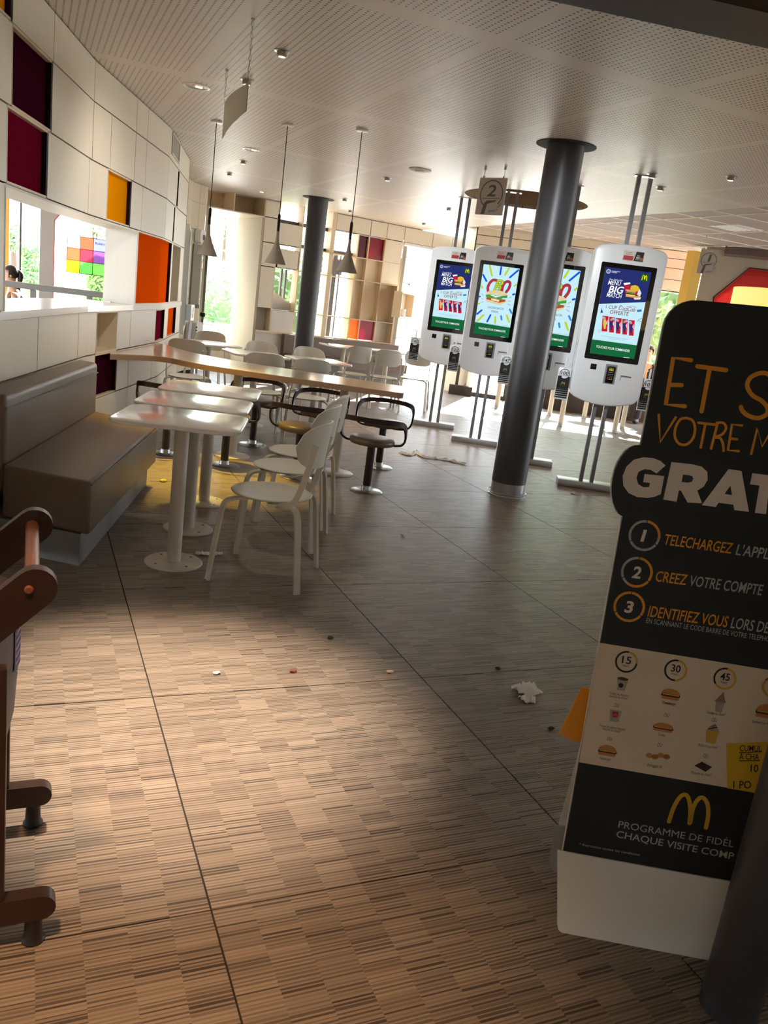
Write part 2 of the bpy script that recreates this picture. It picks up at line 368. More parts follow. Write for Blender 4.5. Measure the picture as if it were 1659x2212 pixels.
# ---- floor: square ribbed tiles on a dark bed
fl = struct(MB().box((4.0, 7.4, -.055), (21, 21.8, .10)).build('floor', GAP))
X0, Y0, TS = 0.436, 1.661, 1.106
tile_me = None
for i in range(-4, 12):
    for j in range(-3, 15):
        if (i > 6 and j < 4) or (i < -1 and j < -1): continue
        if tile_me is None:
            o = MB().box((TS/2, TS/2, -.0045), (TS-.005, TS-.005, .009)).build('floor_tile', MATS['floor'], fl); tile_me = o.data
        else:
            o = bpy.data.objects.new('floor_tile', tile_me); COL.objects.link(o); o.parent = fl
        o.location = (X0+i*TS, Y0+j*TS, 0)

# ---- ceilings
circ = [(5.42+.74*math.cos(2*math.pi*k/48), 8.97+.74*math.sin(2*math.pi*k/48)) for k in range(48)]
ce = struct(MB().prism([(-6, -3.5), (6.65, -3.5), (6.65, 14.8), (3.5, 15.15), (2.2, 15.0), (1.85, 13.75), (-6, 13.75)], CEIL, CEIL+.03, holes=[circ]).build('ceiling', MATS['ceil']))
mb = MB(); n = 48
mb.lathe([(.74, .002), (.74, .26)], n, (5.42, 8.97, CEIL), cap=False); mb.lathe([(.745, .26), (0.001, .26)], n, (5.42, 8.97, CEIL), cap=False)
mb.build('light_well', mat('bronze_recess', (150, 122, 88), .5), ce, smooth=40)
GRP = [(6.65, -3.6), (14.5, -3.6), (14.5, 8.6), (11.05, 12.1), (7.55, 14.15), (6.65, 14.8)]
cg = struct(MB().prism(GRP, 3.12, 3.15).build('ceiling_grid', mat('grid_white', (236, 230, 222), .35)))
tm = None; tile_c = mat('mineral_tile', (168, 158, 150), .75, grain=.03, gscale=(60, 60, 60))
for i in range(6):
    for j in range(18):
        x, y = 6.67+i*1.17+.6, 3.0+j*.635+.3175
        if (y > 14.1-(x-7.55)*.588 and x < 11) or (x > 11 and y > 12.05-(x-11.05)): continue
        if tm is None: o = MB().box((0, 0, 0), (1.145, .61, .02)).build('ceiling_tile', tile_c, cg); tm = o.data
        else: o = bpy.data.objects.new('ceiling_tile', tm); COL.objects.link(o); o.parent = cg
        o.location = (x, y, 3.105)
tbx = tby = None; TBM = mat('tee_bar_white', (244, 240, 234), .25, spec=.6)
for j in range(19):
    y = 3.0+j*.635; xe = 14.4 if y < 8.6 else (11.05+(12.1-y) if y > 8.6 and y < 12.1 else 7.55+(14.15-y)*1.7)
    if y > 14: continue
    MB().box(((6.67+xe)/2, y, 3.091), (xe-6.67, .024, .008)).build('tee_bar', TBM, cg)
for i in range(7):
    x = 6.67+i*1.17; ye = 14.2-(x-7.55)*.588 if x < 11 else 12.1-(x-11.05)
    MB().box((x, (3.0+ye)/2, 3.0905), (.024, ye-3.0, .008)).build('tee_bar', TBM, cg)
mb = MB().box((6.66, 6.5, 3.02), (.02, 20, .2)); struct(mb.build('trim_1', mat('plaster_edge', (226, 216, 206), .6)))
# dark beam over the entrance and the plain soffit on the near side of it
bA, bB = at_z(1180, 0, 2.6), at_z(1659, 105, 2.6); bC, bD = at_z(1540, 0, 2.6), at_z(1659, 28, 2.6)
dirb = (bB-bA).normalized()
q = [bA-dirb*.25, bB+dirb*3.2, bB+dirb*3.2+(bD-bB), bA-dirb*.25+(bD-bB)]
struct(MB().prism([(p.x, p.y) for p in q], 2.6, CEIL).build('trim_2', mat('dark_oak_beam', (58, 42, 34), .5, grain=.15, gscale=(30, 3, 3))))
q2 = [q[3], q[2], q[2]+Vector((-.3, -3, 0)), q[3]+Vector((-.3, -3, 0))]
struct(MB().prism([(p.x, p.y) for p in q2], 2.64, 2.70).build('trim_3', mat('cream_soffit', (232, 220, 190), .6)))

# ---- closing walls that the picture does not show
struct(MB().box((3.5, -3.3, 1.6), (20, .2, 3.2)).build('wall_back', PANEL2))
struct(MB().prism([(-3.2, 0), (9.6, 0), (9.6, 3.2), (-3.2, 3.2)], 14.1, 14.3, fn=lambda a, b, c: (c, a, b), holes=[[(3.2, .4), (8.8, .4), (8.8, 2.7), (3.2, 2.7)]]).build('wall_right', PANEL2))

# ---- left wall: laminate panels on a dark carcass, with open niches
sub = MB(); wl = struct(bpy.data.objects.new('wall_left', None)); COL.objects.link(wl)
panels, niches = [], []
def P(row, *cuts, m=PANEL):
    for a, b in zip(cuts[:-1], cuts[1:]): panels.append((a, b, row[0], row[1], m))
R1, R2, R3, R4, R5, R6, R7 = (2.647, 2.915), (2.250, 2.643), (1.862, 2.245), (1.198, 1.857), (.812, 1.148), (.447, .807), (.06, .442)
P(R1, -3, -1.6, -.4, .8, 2.1, 3.3); P(R1, 4.265, 5.01, 6.05, 7.165, 7.53, 8.40); P(R1, 8.40, 9.33, 10.5)
P(R2, -3, -1.6, -.4, .8, 2.1, 3.3, 4.265); P(R2, 5.0, 6.05, 6.48, 7.17, 7.53, 8.39, 9.25); P(R2, 9.40, 10.5)
P(R3, -3, -1.6, -.4, .8, 2.1, 3.3, 4.2); P(R3, 4.94, 5.98, 6.44); P(R3, 7.11, 7.47, 8.39, 9.07); P(R3, 9.2, 10.5)
P(R4, -3, -1.6, -.4, .8, 2.1, 3.3, 4.2); P(R4, 10.06, 10.5)
P(R5, -3, -1.6, -.4, .8, 2.1, 3.3, 4.815, 5.82, 6.30); P(R5, 6.90, 7.28, 8.2, m=PANEL2); P(R5, 8.78, 9.1); P(R5, 9.95, 10.5)
P(R6, -3, -1.6, -.4, .8, 2.1, 3.3, 4.8, 5.8, 6.29); P(R6, 6.91, 7.28, 8.14, 9.0, 10.5)
P(R7, -3, -1.6, -.4, .8, 2.1, 3.3, 4.8, 5.8, 6.35, 7.285, 8.14, 9.3, 10.5)
niches += [(3.3, 4.265, R1, AMBER), (4.265, 5.0, R2, PLUM), (4.2, 4.94, R3, MAROON), (6.44, 7.11, R3, AMBER), (9.25, 9.40, R2, PLUM), (9.07, 9.2, R3, MAROON),
           (7.40, 9.08, R4, ORANGE), (9.2, 10.06, R4, PANEL2), (6.30, 6.90, R5, PANEL), (8.2, 8.78, R5, MAROON), (9.1, 9.95, R5, ORANGE), (6.29, 6.91, R6, PLUM)]
for a, b, z0, z1, m in panels:
    g = .005
    WL.slab(sub, a, b, z0-.003, z1+.003, -.27, -.02)
    p = MB(); WL.slab(p, a+g, b-g, z0+g*.5, z1-g*.5, -.018, 0.0); p.build('wall_panel', m, wl)
for a, b, (z0, z1), m in niches:
    d = -.16 if m in (PANEL, PANEL2) else -.03; WL.slab(sub, a, b, z0-.003, z1+.003, -.27, d-.012)
    p = MB(); WL.slab(p, a+.012, b-.03, z0+.012, z1-.012, d-.01, d); nb = p.build('niche_back', m, wl)
    p = MB(); WL.slab(p, a, b, z1-.012, z1+.002, d, 0.0); WL.slab(p, a, b, z0-.002, z0+.012, d, 0.0); WL.slab(p, a, a+.012, z0, z1, d, 0.0); p.build('niche_lining', BIRCH, nb)
    p = MB(); WL.slab(p, b-.03, b, z0, z1, d, 0.0); p.build('niche_reveal', PANEL if m in (PANEL, PANEL2) else mat('dark_reveal', (34, 22, 22), .6, spec=.1), nb)
WL.slab(sub, 4.2, 7.36, 1.855, 1.862, -.27, 0.0)
sub.build('carcass', GAP, wl)
# deep lining of the open hatch
p = MB(); WL.slab(p, 4.16, 7.40, 1.842, 1.858, -.30, 0.0); p.build('hatch_soffit', PANEL, wl)
p = MB(); WL.slab(p, 7.36, 7.40, 1.197, 1.842, -.285, 0.0); p.build('hatch_jamb', PANEL2, wl)
p = MB(); WL.slab(p, 4.17, 4.20, 1.197, 1.842, -.27, 0.0); p.build('hatch_jamb', PANEL2, wl)
p = MB(); WL.slab(p, 9.08, 9.2, 1.2, 1.857, -.27, 0.0); p.build('wall_post', PANEL2, wl)
p = MB(); WL.slab(p, 10.5, 10.52, 0, CEIL, -.27, .004); p.build('wall_end', PANEL2, wl)
p = MB(); WL.slab(p, 7.305, 10.5, 1.149, 1.199, -.16, .008); p.build('sill_strip', PANEL2, wl)
# vent grille in the top row
p = MB(); WL.slab(p, 8.52, 9.22, 2.695, 2.712, 0, .012); WL.slab(p, 8.52, 9.22, 2.888, 2.905, 0, .012); WL.slab(p, 8.52, 8.55, 2.712, 2.888, 0, .012); WL.slab(p, 9.19, 9.22, 2.712, 2.888, 0, .012)
vg = p.build('vent_grille', mat('vent_white', (206, 200, 188), .5), wl)
p = MB(); WL.slab(p, 8.55, 9.19, 2.712, 2.888, .001, .004); p.build('vent_mesh', mat('vent_mesh', (150, 142, 128), .7), vg)

# ---- curved wall beyond the left wall, with the slit window
CW = Wall([(1.78, 11.0), (1.95, 12.2), (2.08, 12.95), (2.24, 13.35), (2.51, 13.71)])
wc = struct(bpy.data.objects.new('wall_curved', None)); COL.objects.link(wc)
p = MB(); CW.slab(p, -.1, CW.L[-1], 0, CEIL, -.20, -.02); p.build('carcass', GAP, wc)
cs = [0, 1.2, 1.75, 2.15, 2.35, 2.62, CW.L[-1]]
for a, b in zip(cs[:-1], cs[1:]):
    for z0, z1 in (R1, R2, (1.2, 2.245), (.06, 1.195)):
        p = MB(); CW.slab(p, a+.004, b-.004, z0, z1, -.018, 0); p.build('wall_panel', PANEL, wc)

# ---- far wall grid
wf = struct(bpy.data.objects.new('wall_far', None)); COL.objects.link(wf)
sub = MB()
def FP(a, b, z0, z1, m=PANEL, d=-.25):
    FW.slab(sub, a, b, z0, z1, d, -.02); q = MB(); FW.slab(q, a+.006, b-.006, z0+.005, z1-.005, -.018, 0); q.build('wall_panel', m, wf)
for a, b in ((0, .26),): 
    for r in (R1, R2, R3, (1.175, 1.857)): FP(a, b, r[0], r[1])
FP(1.35, 2.05, *R1); FP(2.05, 2.40, *R1); FP(2.40, 2.78, *R1); FP(2.78, 3.42, *R1); FP(3.42, 3.88, *R1); FP(3.88, 4.23, *R1); FP(4.23, 4.45, *R1)
FP(2.40, 2.78, *R2); FP(2.40, 2.78, *R3)
FP(.26, .71, 2.25, 2.60, PANEL); FP(.30, .69, 1.87, 2.18, PANEL); FP(.26, .71, .79, 1.165, PANEL2)
FP(0, 2.78, .02, .785, PANEL2)
sub.build('carcass', GAP, wf)
def niche_f(a, b, z0, z1, m, d=-.2):
    q = MB(); FW.slab(q, a, b, z0, z1, d-.01, d); o = q.build('niche_back', m, wf)
niche_f(0, .26, .79, 1.175, PANEL2); niche_f(2.40, 2.78, 1.17, 1.86, BIRCH); niche_f(2.40, 2.78, .79, 1.17, PANEL); niche_f(1.83, 2.40, 1.17, 1.86, BIRCH, -.12)
niche_f(2.05, 2.40, 1.86, 2.245, BIRCH, -.12); niche_f(1.83, 2.05, 1.86, 2.245, BIRCH, -.12)
# slanted board in the second bay
q = MB(); FW.poly(q, [(.26, 1.17), (.71, 1.17), (.71, 1.30), (.26, 1.52)], -.20, -.18); q.build('slanted_board', PANEL2, wf)
w1 = struct(bpy.data.objects.new('window_1', None)); COL.objects.link(w1)
def bar(a, b, z0, z1, m=BIRCH, d0=-.22, d1=.0, nm='mullion'):
    q = MB(); FW.slab(q, a, b, z0, z1, d0, d1); q.build(nm, m, w1)
for s0 in (.255, .70): bar(s0, s0+.02, .79, CEIL)
bar(1.27, 1.35, .72, CEIL)
for s0 in (1.825, 2.045, 2.395, 2.775): bar(s0-.01, s0+.012, .79, 2.645 if s0 > 1.9 else 2.645)
for z in (2.245, 1.86, 1.168): bar(.71, 2.78, z-.008, z+.008, nm='transom')
bar(0, 2.80, .765, .80, nm='window_sill', d1=.03)
bar(.28, 1.27, 2.60, 2.66, TIN, -.19, -.14, 'transom'); bar(.72, 1.83, 2.25, 2.31, TIN, -.19, -.14, 'transom')
bar(1.50, 1.58, .79, 2.25, TIN, -.30, -.24, 'door_stile'); bar(1.64, 1.66, .79, 2.25, TIN, -.28, -.25, 'door_stile')
bar(.50, .53, 1.3, 1.86, TIN, -.30, -.24, 'door_stile'); bar(.58, .61, 1.3, 1.86, TIN, -.30, -.24, 'door_stile')
for a, b, z0, z1 in ((.28, .70, 2.66, 2.915), (.28, .70, 1.18, 1.85), (.72, 1.27, .8, 2.915), (1.35, 1.83, .8, 2.645)):
    q = MB(); FW.slab(q, a, b, z0, z1, -.172, -.166); q.build('pane', PANE, w1)
for a, b, z0, z1, m in ((1.84, 2.035, 2.255, 2.63, film_mat('maroon_film', (100, 10, 26), .45)), (2.06, 2.385, 2.255, 2.63, film_mat('red_film', (140, 12, 30), .45)),
                        (1.84, 2.035, .81, 1.16, film_mat('orange_film', (238, 150, 40), .6)), (2.06, 2.385, .81, 1.16, film_mat('rose_film', (150, 60, 80), .6))):
    q = MB(); FW.slab(q, a, b, z0, z1, -.05, -.044); q.build('tinted_pane', m, w1)
q = MB(); FW.slab(q, 2.40, 2.79, 1.86, 1.875, -.2, .0); FW.slab(q, 2.40, 2.79, 1.16, 1.175, -.2, 0); FW.slab(q, 2.78, 2.80, .0, 2.645, -.25, 0.0); q.build('niche_lining', BIRCH, wf)

# slit window bay: deep jamb, boxed niches over it
w2 = struct(bpy.data.objects.new('window_2', None)); COL.objects.link(w2)
j0 = FW.at(0, 0); jn = -FW.n[0]; fL = Vector((2.51, 13.71, 0))
def pl(mb, a, b, z0, z1, th=.03):
    a, b = Vector(a), Vector(b); d = (b-a).normalized(); nn = Vector((d.y, -d.x, 0))*th
    return mb.prism([(a.x, a.y), (b.x, b.y), (b.x+nn.x, b.y+nn.y), (a.x+nn.x, a.y+nn.y)], z0, z1)
jb = j0 + jn*1.05
q = MB(); pl(q, j0, jb, 0, 2.625, -.04); q.build('jamb', mat('cream_board', (184, 173, 146), .6, spec=.2, grain=.04, gscale=(30, 30, 1.5)), w2)
fb = Vector((2.72, 14.84, 0))
q = MB(); q.prism([(fL.x, fL.y), (j0.x, j0.y), (jb.x, jb.y), (fb.x, fb.y)], 2.625, 2.645); q.build('soffit', PANEL, w2)
mid = fL.lerp(j0, .45)
q = MB(); pl(q, fL, fL+jn*.5, 2.645, CEIL, .012); pl(q, mid, mid+jn*.5, 2.645, CEIL, .015); pl(q, j0, j0+jn*.5, 2.645, CEIL, -.012); pl(q, fL+jn*.5, j0+jn*.5, 2.645, CEIL, .012); q.build('box_niche', BIRCH, w2)
q = MB(); pl(q, fb, jb, 0.3, 2.63, .008); q.build('pane', PANE, w2)
q = MB(); pl(q, fb, fb.lerp(jb, .10), 0.0, 2.63, .06); q.build('window_frame', TIN, w2)
q = MB(); pl(q, fL, fb, 0, 2.645, .04); q.build('jamb', PANEL2, w2)
q = MB(); pl(q, fb, jb, 0, .35, .05); q.build('apron', PANEL2, w2)
struct(MB().prism([(1.9, 14.9), (3.9, 15.2), (3.7, 16.6), (1.6, 16.3)], 2.70, 2.80).build('sky_blocker', mat('blocker_grey', (120, 116, 112), .7)))  # added slab beyond the slit window to keep high sky off the jamb

# ---- entrance side wall seen through the opening in the far wall
EW = Wall([(6.50, 14.72), (8.3, 17.6)])
we = struct(bpy.data.objects.new('wall_entrance', None)); COL.objects.link(we)
q = MB(); EW.slab(q, 0, EW.L[-1], 0, 3.0, -.14, -.012); q.build('carcass', mat('grey_joint', (120, 118, 114), .8), we)
es = [0, .55, .85, 1.15, 1.75, 2.4, 3.0, EW.L[-1]]
for a, b in zip(es[:-1], es[1:]):
    for z0, z1 in ((2.42, 2.95), (1.95, 2.41), (.9, 1.94), (.02, .89)):
        q = MB(); EW.slab(q, a+.008, b-.008, z0+.007, z1-.007, -.012, 0); q.build('wall_panel', WHITEM, we)
q = MB(); FW.slab(q, 2.80, 4.45, 2.60, 2.645, -.25, .01); q.build('lintel', WHITEM, wf)
# ---- right-hand rear wall: horizontal boards over glazing
wb = struct(bpy.data.objects.new('wall_rear', None)); COL.objects.link(wb); BL = BW.L[-1]
for k, (z0, z1) in enumerate(((2.965, 3.10), (2.80, 2.96), (2.60, 2.795), (2.40, 2.595))):
    for a, b in ((0, 1.25), (1.25, 2.6), (2.6, BL)):
        q = MB(); BW.slab(q, a+.003, b-.003, z0+.003, z1-.003, -.02, 0); q.build('wall_board', PANEL, wb)
q = MB(); BW.slab(q, -.02, BL, 2.39, 3.11, -.12, -.018); q.build('carcass', GAP, wb)
w3 = struct(bpy.data.objects.new('window_3', None)); COL.objects.link(w3)
for s0 in (0.0, .95, 1.9, 2.85, 3.05, BL-.06):
    q = MB(); BW.slab(q, s0, s0+.055, 0, 2.39, -.10, -.03); q.build('mullion', TIN, w3)
q = MB(); BW.slab(q, 0, BL, 0, .08, -.10, -.03); q.build('bottom_rail', TIN, w3)
q = MB(); BW.slab(q, .05, BL, .08, 2.39, -.07, -.062); q.build('pane', PANE, w3)
struct(MB().box((7.72, 14.3, 1.55), (.12, .75, 3.1), rz=.25).build('trim_4', PANEL))
# partition with the six-sided red opening
PWa, PWb = Vector((10.25, 11.0, 0)), Vector((13.4, 8.0, 0)); pd = (PWb-PWa).normalized(); pn = Vector((pd.y, -pd.x, 0))
def pw_uv(u, v):
    h = on_plane(u, v, PWa, pn); return ((h-PWa).dot(pd), h.z)
hexo = [pw_uv(*p) for p in ((1540, 700), (1543, 642), (1620, 580), (1668, 586))]
hexo += [(hexo[3][0]+.75, hexo[1][1]), (hexo[3][0]+.75, hexo[0][1])]
PWL = (PWb-PWa).length
def PW(a, b, c): q = PWa + pd*a + pn*c; return (q.x, q.y, b)
wp = struct(MB().prism([(0, 0), (PWL, 0), (PWL, 3.1), (0, 3.1)], -.12, 0, fn=PW, holes=[hexo]).build('wall_partition', mat('beige_plaster', (198, 186, 170), .7)))
q = MB()
for a, b in zip(hexo, hexo[1:]+hexo[:1]):
    q.add([PW(a[0], a[1], .004), PW(b[0], b[1], .004), PW(b[0], b[1], -.6), PW(a[0], a[1], -.6)], [(0, 1, 2, 3)])
q.build('opening_lining', mat('red_fabric', (206, 76, 72), .7), wp)
ctr = (sum(a for a, b in hexo)/6, sum(b for a, b in hexo)/6)
q = MB(); hb = [(ctr[0]+(a-ctr[0])*1.03, ctr[1]+(b-ctr[1])*1.03) for a, b in hexo]; q.prism(hb, 0, .012, fn=PW, holes=[hexo]); q.build('opening_trim', GAP, wp)
zz = [b for a, b in hexo]; z0, z1 = min(zz)-.1, max(zz)+.1; k = 7
for i in range(k):
    q = MB(); q.prism([(hexo[0][0]-.3, z0+(z1-z0)*i/k), (hexo[5][0]+.3, z0+(z1-z0)*i/k), (hexo[5][0]+.3, z0+(z1-z0)*(i+1.04)/k), (hexo[0][0]-.3, z0+(z1-z0)*(i+1.04)/k)], -.5-.02*(i % 2), -.48-.02*(i % 2), fn=PW); q.build('red_slat', film_mat('red_slat_fabric', (224, 104, 96), .22), wp)
q = MB(); q.box((PWa.x-.16, PWa.y+.05, 1.5), (.26, .16, 3.0), rz=.2); struct(q.build('trim_5', YELLOWP))
struct(MB().prism([(PWa.x+.2, PWa.y-.2), (PWa.x+3, PWa.y-3.1), (PWa.x+2.7, PWa.y-3.4), (PWa.x-.1, PWa.y-.5)], 2.98, 3.10).build('trim_6', mat('bulkhead_taupe', (108, 94, 88), .6)))

# ---- outer wall of the room behind the hatch
wo = struct(bpy.data.objects.new('wall_outer', None)); COL.objects.link(wo)
def OY(a, b, c): return (a, 13.5-c, b)
h1 = [(-4.5, .25), (.10, .25), (.10, 2.35), (-4.5, 2.35)]; h2 = [(.31, .25), (1.12, .25), (1.12, 2.5), (.62, 2.5), (.30, 2.06)]
MB().prism([(-6, 0), (1.75, 0), (1.75, CEIL), (-6, CEIL)], -.12, 0, fn=OY, holes=[h1, h2]).build('outer_wall_board', mat('outer_grey', (176, 170, 162), .7), wo)
q = MB(); c2 = (.72, 1.4)
for a, b in zip(h2, h2[1:]+h2[:1]): q.add([OY(a[0], a[1], .01), OY(b[0], b[1], .01), OY(b[0], b[1], -.14), OY(a[0], a[1], -.14)], [(0, 1, 2, 3)])
q.prism([(c2[0]+(a-c2[0])*1.03, c2[1]+(b-c2[1])*1.015) for a, b in h2], 0, .012, fn=OY, holes=[h2]); q.build('red_frame', REDTRIM, wo)
w4 = struct(bpy.data.objects.new('window_4', None)); COL.objects.link(w4)
q = MB(); q.prism(h2, -.07, -.064, fn=OY); q.build('pane', PANE, w4)
for x in (-.36, -1.4, -2.6): q = MB(); q.box((x, 13.56, 1.3), (.10, .08, 2.1)); q.build('mullion', YELLOWP, w4)
for x in (-.16,): q = MB(); q.box((x, 13.56, 1.3), (.025, .06, 2.1)); q.build('mullion', TIN, w4)
q = MB(); q.prism(h1, -.07, -.064, fn=OY); q.build('pane', PANE, w4)

# ================================================================== COLUMNS
def column(name, x, y, r, label, z1=CEIL, foot=True):
    t = thing(name, label, 'column', (x, y, 0))
    MB().cyl((0, 0, 0), r, .12 if foot else 0, z1, 40).build('shaft', DARKCOL, t, smooth=40)
    if foot:
        MB().lathe([(r+.012, 0), (r+.012, .005), (r*.98, .012), (r*.98, .12)], 40).build('steel_collar', STEEL, t, smooth=40)
        k = MB().lathe([(r+.02, .022), (r+.028, .028), (r+.02, .034), (r+.012, .028)], 40, cap=False); k.build('foot_ring', STEEL, t, smooth=40)
        MB().lathe([(r+.09, z1-.004), (r+.09, z1-.001)], 40).build('ceiling_gap', GAP, t)
    return t
column('round_column', 3.93, 6.02, .152, 'dark grey round column with steel collar beside the order kiosks')
column('round_column', 3.97, 12.55, .152, 'dark grey round column in front of the gridded window wall', foot=True)
column('round_post', 1.545, 1.055, .066, 'slim dark post standing in front of the promotional board', z1=2.6, foot=False)

# ================================================================== COUNTER, BENCH, BAR
q = MB(); WL.slab(q, -3, 7.30, 1.150, 1.195, -.47, .012); co = q.build('counter_top', [mat('counter_top_laminate', (226, 220, 210), .22, spec=.5, coat=.2)])
tag(co, 'long pale worktop running along the sill of the wall hatch', 'worktop')

# bench
t = thing('wall_bench', 'taupe leatherette bench with a thick back cushion against the panelled wall', 'bench', (0.2, 5.0, 0))
org = (0.2, 5.0, 0)
def softprism(poly, z0, z1, r):
    bm = bmesh.new(); lo = [bm.verts.new((*p, z0)) for p in poly]; hi = [bm.verts.new((*p, z1)) for p in poly]; n = len(poly)
    bm.faces.new(hi); bm.faces.new(list(reversed(lo)))
    for i in range(n): bm.faces.new((lo[i], lo[(i+1) % n], hi[(i+1) % n], hi[i]))
    bmesh.ops.recalc_face_normals(bm, faces=bm.faces)
    bmesh.ops.bevel(bm, geom=list(bm.edges), offset=r, segments=3, profile=.6, affect='EDGES')
    return MB().frombm(bm, lambda p: p - Vector(org))
sf = [(.29, 4.19), (.855, 5.97), (.44, 6.42), (.30, 6.30), (-.30, 4.25), (-.13, 4.47)]
sf = [(.29, 4.19), (.855, 5.97), (.45, 6.40), (-.12, 4.50)]
softprism(sf, .17, .452, .02).build('seat_cushion', LEATHER, t, smooth=50)
bk = [(-.11, 4.52), (.46, 6.42), (.335, 6.56), (-.265, 4.55)]
softprism(bk, .30, .812, .035).build('back_cushion', LEATHER, t, smooth=50)
MB().prism([(.25-.2, 4.21-5), (.80-.2, 5.98-5), (.36-.2, 6.45-5), (-.26-.2, 4.58-5)], 0, .17).build('plinth', PLINTH, t)
ps = [Vector((sf[0][0]-.2-.012, sf[0][1]-5+.012, .435)), Vector((sf[1][0]-.2-.012, sf[1][1]-5-.03, .435))]
MB().tube([ps[0]+Vector((.016, -.002, 0)), ps[1]+Vector((.016, .0, 0))], .005, 8).build('piping', mat('taupe_piping', (96, 86, 78), .5), t, smooth=60)
pb = [Vector((-.11-.2, 4.52-5, .74)), Vector((.46-.2, 6.40-5, .74))]
MB().tube([pb[0]+Vector((.002, -.001, 0)), pb[1]+Vector((.002, -.001, 0))], .004, 8).build('piping', MATS['taupe_piping'], t, smooth=60)

# curved bar table
front = [(.62, 7.30), (.80, 7.40), (1.0, 7.48), (1.13, 7.44), (1.24, 7.28), (1.36, 7.13), (1.58, 6.96), (1.93, 6.75), (2.28, 6.55), (2.83, 6.235)]
back = [(3.13, 6.79), (2.52, 7.24), (2.14, 7.49), (1.84, 7.71), (1.64, 7.92), (1.48, 8.18), (1.37, 8.5), (1.30, 8.85), (1.23, 8.92)]
fc = [(p.x, p.y) for p in catmull([(*p, 0) for p in front], 5)]; bc = [(p.x, p.y) for p in catmull([(*p, 0) for p in back], 5)]
end = [(2.865, 6.225), (2.895, 6.245), (3.13, 6.745), (3.14, 6.77)]
wallside = [(1.20, 8.87), (.80, 7.84), (.62, 7.38)]
outl = fc + end + bc + wallside
t = thing('bar_table', 'long curved beech communal table growing out of the panelled wall', 'table', (2.0, 7.2, 0))
L2 = lambda P: [(a-2.0, b-7.2) for a, b in P]
tt = MB().prism(L2(outl), .796, .80).build('table_top', WOODTOP, t)
cx_, cy_ = 2.0, 7.4
MB().prism(L2(outl), .752, .7958).build('edge_band', WOODEDGE, t)
for x, y in ((1.69, 7.14), (2.50, 6.61)):
    lg = MB().cyl((x-2.0, y-7.2, 0), .038, .01, .752, 24).build('leg', POLEP, t, smooth=40)
    MB().lathe([(.16, 0), (.16, .008), (.15, .014), (.045, .018)], 32, (x-2.0, y-7.2, 0)).build('floor_plate', POLEP, lg, smooth=40)

# ================================================================== TABLES
def make_table(label, w=.645, h=.60, z=.80, r=.10):
    t = thing('cafe_table', label, 'table', group='white pedestal tables')
    bm = bmesh.new(); pts = rrect(w, h, r, 6); lo = [bm.verts.new((*p, z-.022)) for p in pts]; hi = [bm.verts.new((*p, z)) for p in pts]; n = len(pts)
    top = bm.faces.new(hi); bot = bm.faces.new(list(reversed(lo)))
    for i in range(n): bm.faces.new((lo[i], lo[(i+1) % n], hi[(i+1) % n], hi[i]))
    bmesh.ops.recalc_face_normals(bm, faces=bm.faces); bmesh.ops.bevel(bm, geom=list(top.edges)+list(bot.edges), offset=.008, segments=3, profile=.5, affect='EDGES')
    MB().frombm(bm).build('table_top', TABLEP, t, smooth=50)
    MB().cyl((0, 0, 0), .14, z-.03, z-.02, 24).build('top_bracket', POLEP, t)
    MB().cyl((0, 0, 0), .038, .01, z-.022, 28).build('pedestal', POLEP, t, smooth=40)
    bp = MB().lathe([(.155, 0), (.155, .006), (.15, .011), (.04, .014)], 40).build('floor_plate', POLEP, t, smooth=40)
    for k in range(4): a = math.pi/4+k*math.pi/2; MB().lathe([(.007, .009), (.007, .014)], 8, (.115*math.cos(a), .115*math.sin(a), 0)).build('screw', TIN, bp)
    return t
TA = math.radians(-18.5)
T1 = make_table('white pedestal table closest to the end of the taupe bench'); T1.location = (.735, 4.255, 0); T1.rotation_euler.z = TA
dup(T1, (.915, 4.875, 0), TA, 'middle one of three white pedestal tables along the taupe bench')
dup(T1, (1.135, 5.52, 0), TA, 'white pedestal table beside the bench, next to the curved beech table')
for u, d_, rz, lab in ((450, 9.95, .35, 'white pedestal table beside the hand sanitiser panel'), (554, 9.15, .1, 'white pedestal table between chairs in front of the cream window jamb'),
                       (690, 9.3, .1, 'white pedestal table just in front of the far round column'), (742, 12.75, .1, 'white pedestal table by the taupe wall bench under the tinted panes'),
                       (838, 13.05, .1, 'white pedestal table at the end of the taupe wall bench near the entrance')):
    p = at_dist(u, 750, d_); dup(T1, (p.x, p.y, 0), rz, lab)
# far bench under the gridded windows
t = thing('wall_bench', 'taupe upholstered bench below the gridded windows', 'bench', FW.at(1.65, 0, .3))
o_ = t.location.copy()
def fwl(a, b, c): return FW.at(a, b, c) - o_
q = MB(); q.prism([(.55, .30), (2.85, .30), (2.85, .46), (.55, .46)], .02, .55, fn=fwl); q.build('seat_cushion', LEATHER, t)
q = MB(); q.prism([(.50, .40), (2.88, .40), (2.88, .78), (.50, .78)], .03, .14, fn=fwl); q.build('back_cushion', LEATHER, t)
q = MB(); q.prism([(.55, 0), (2.85, 0), (2.85, .30), (.55, .30)], .02, .48, fn=fwl); q.build('plinth', PLINTH, t)

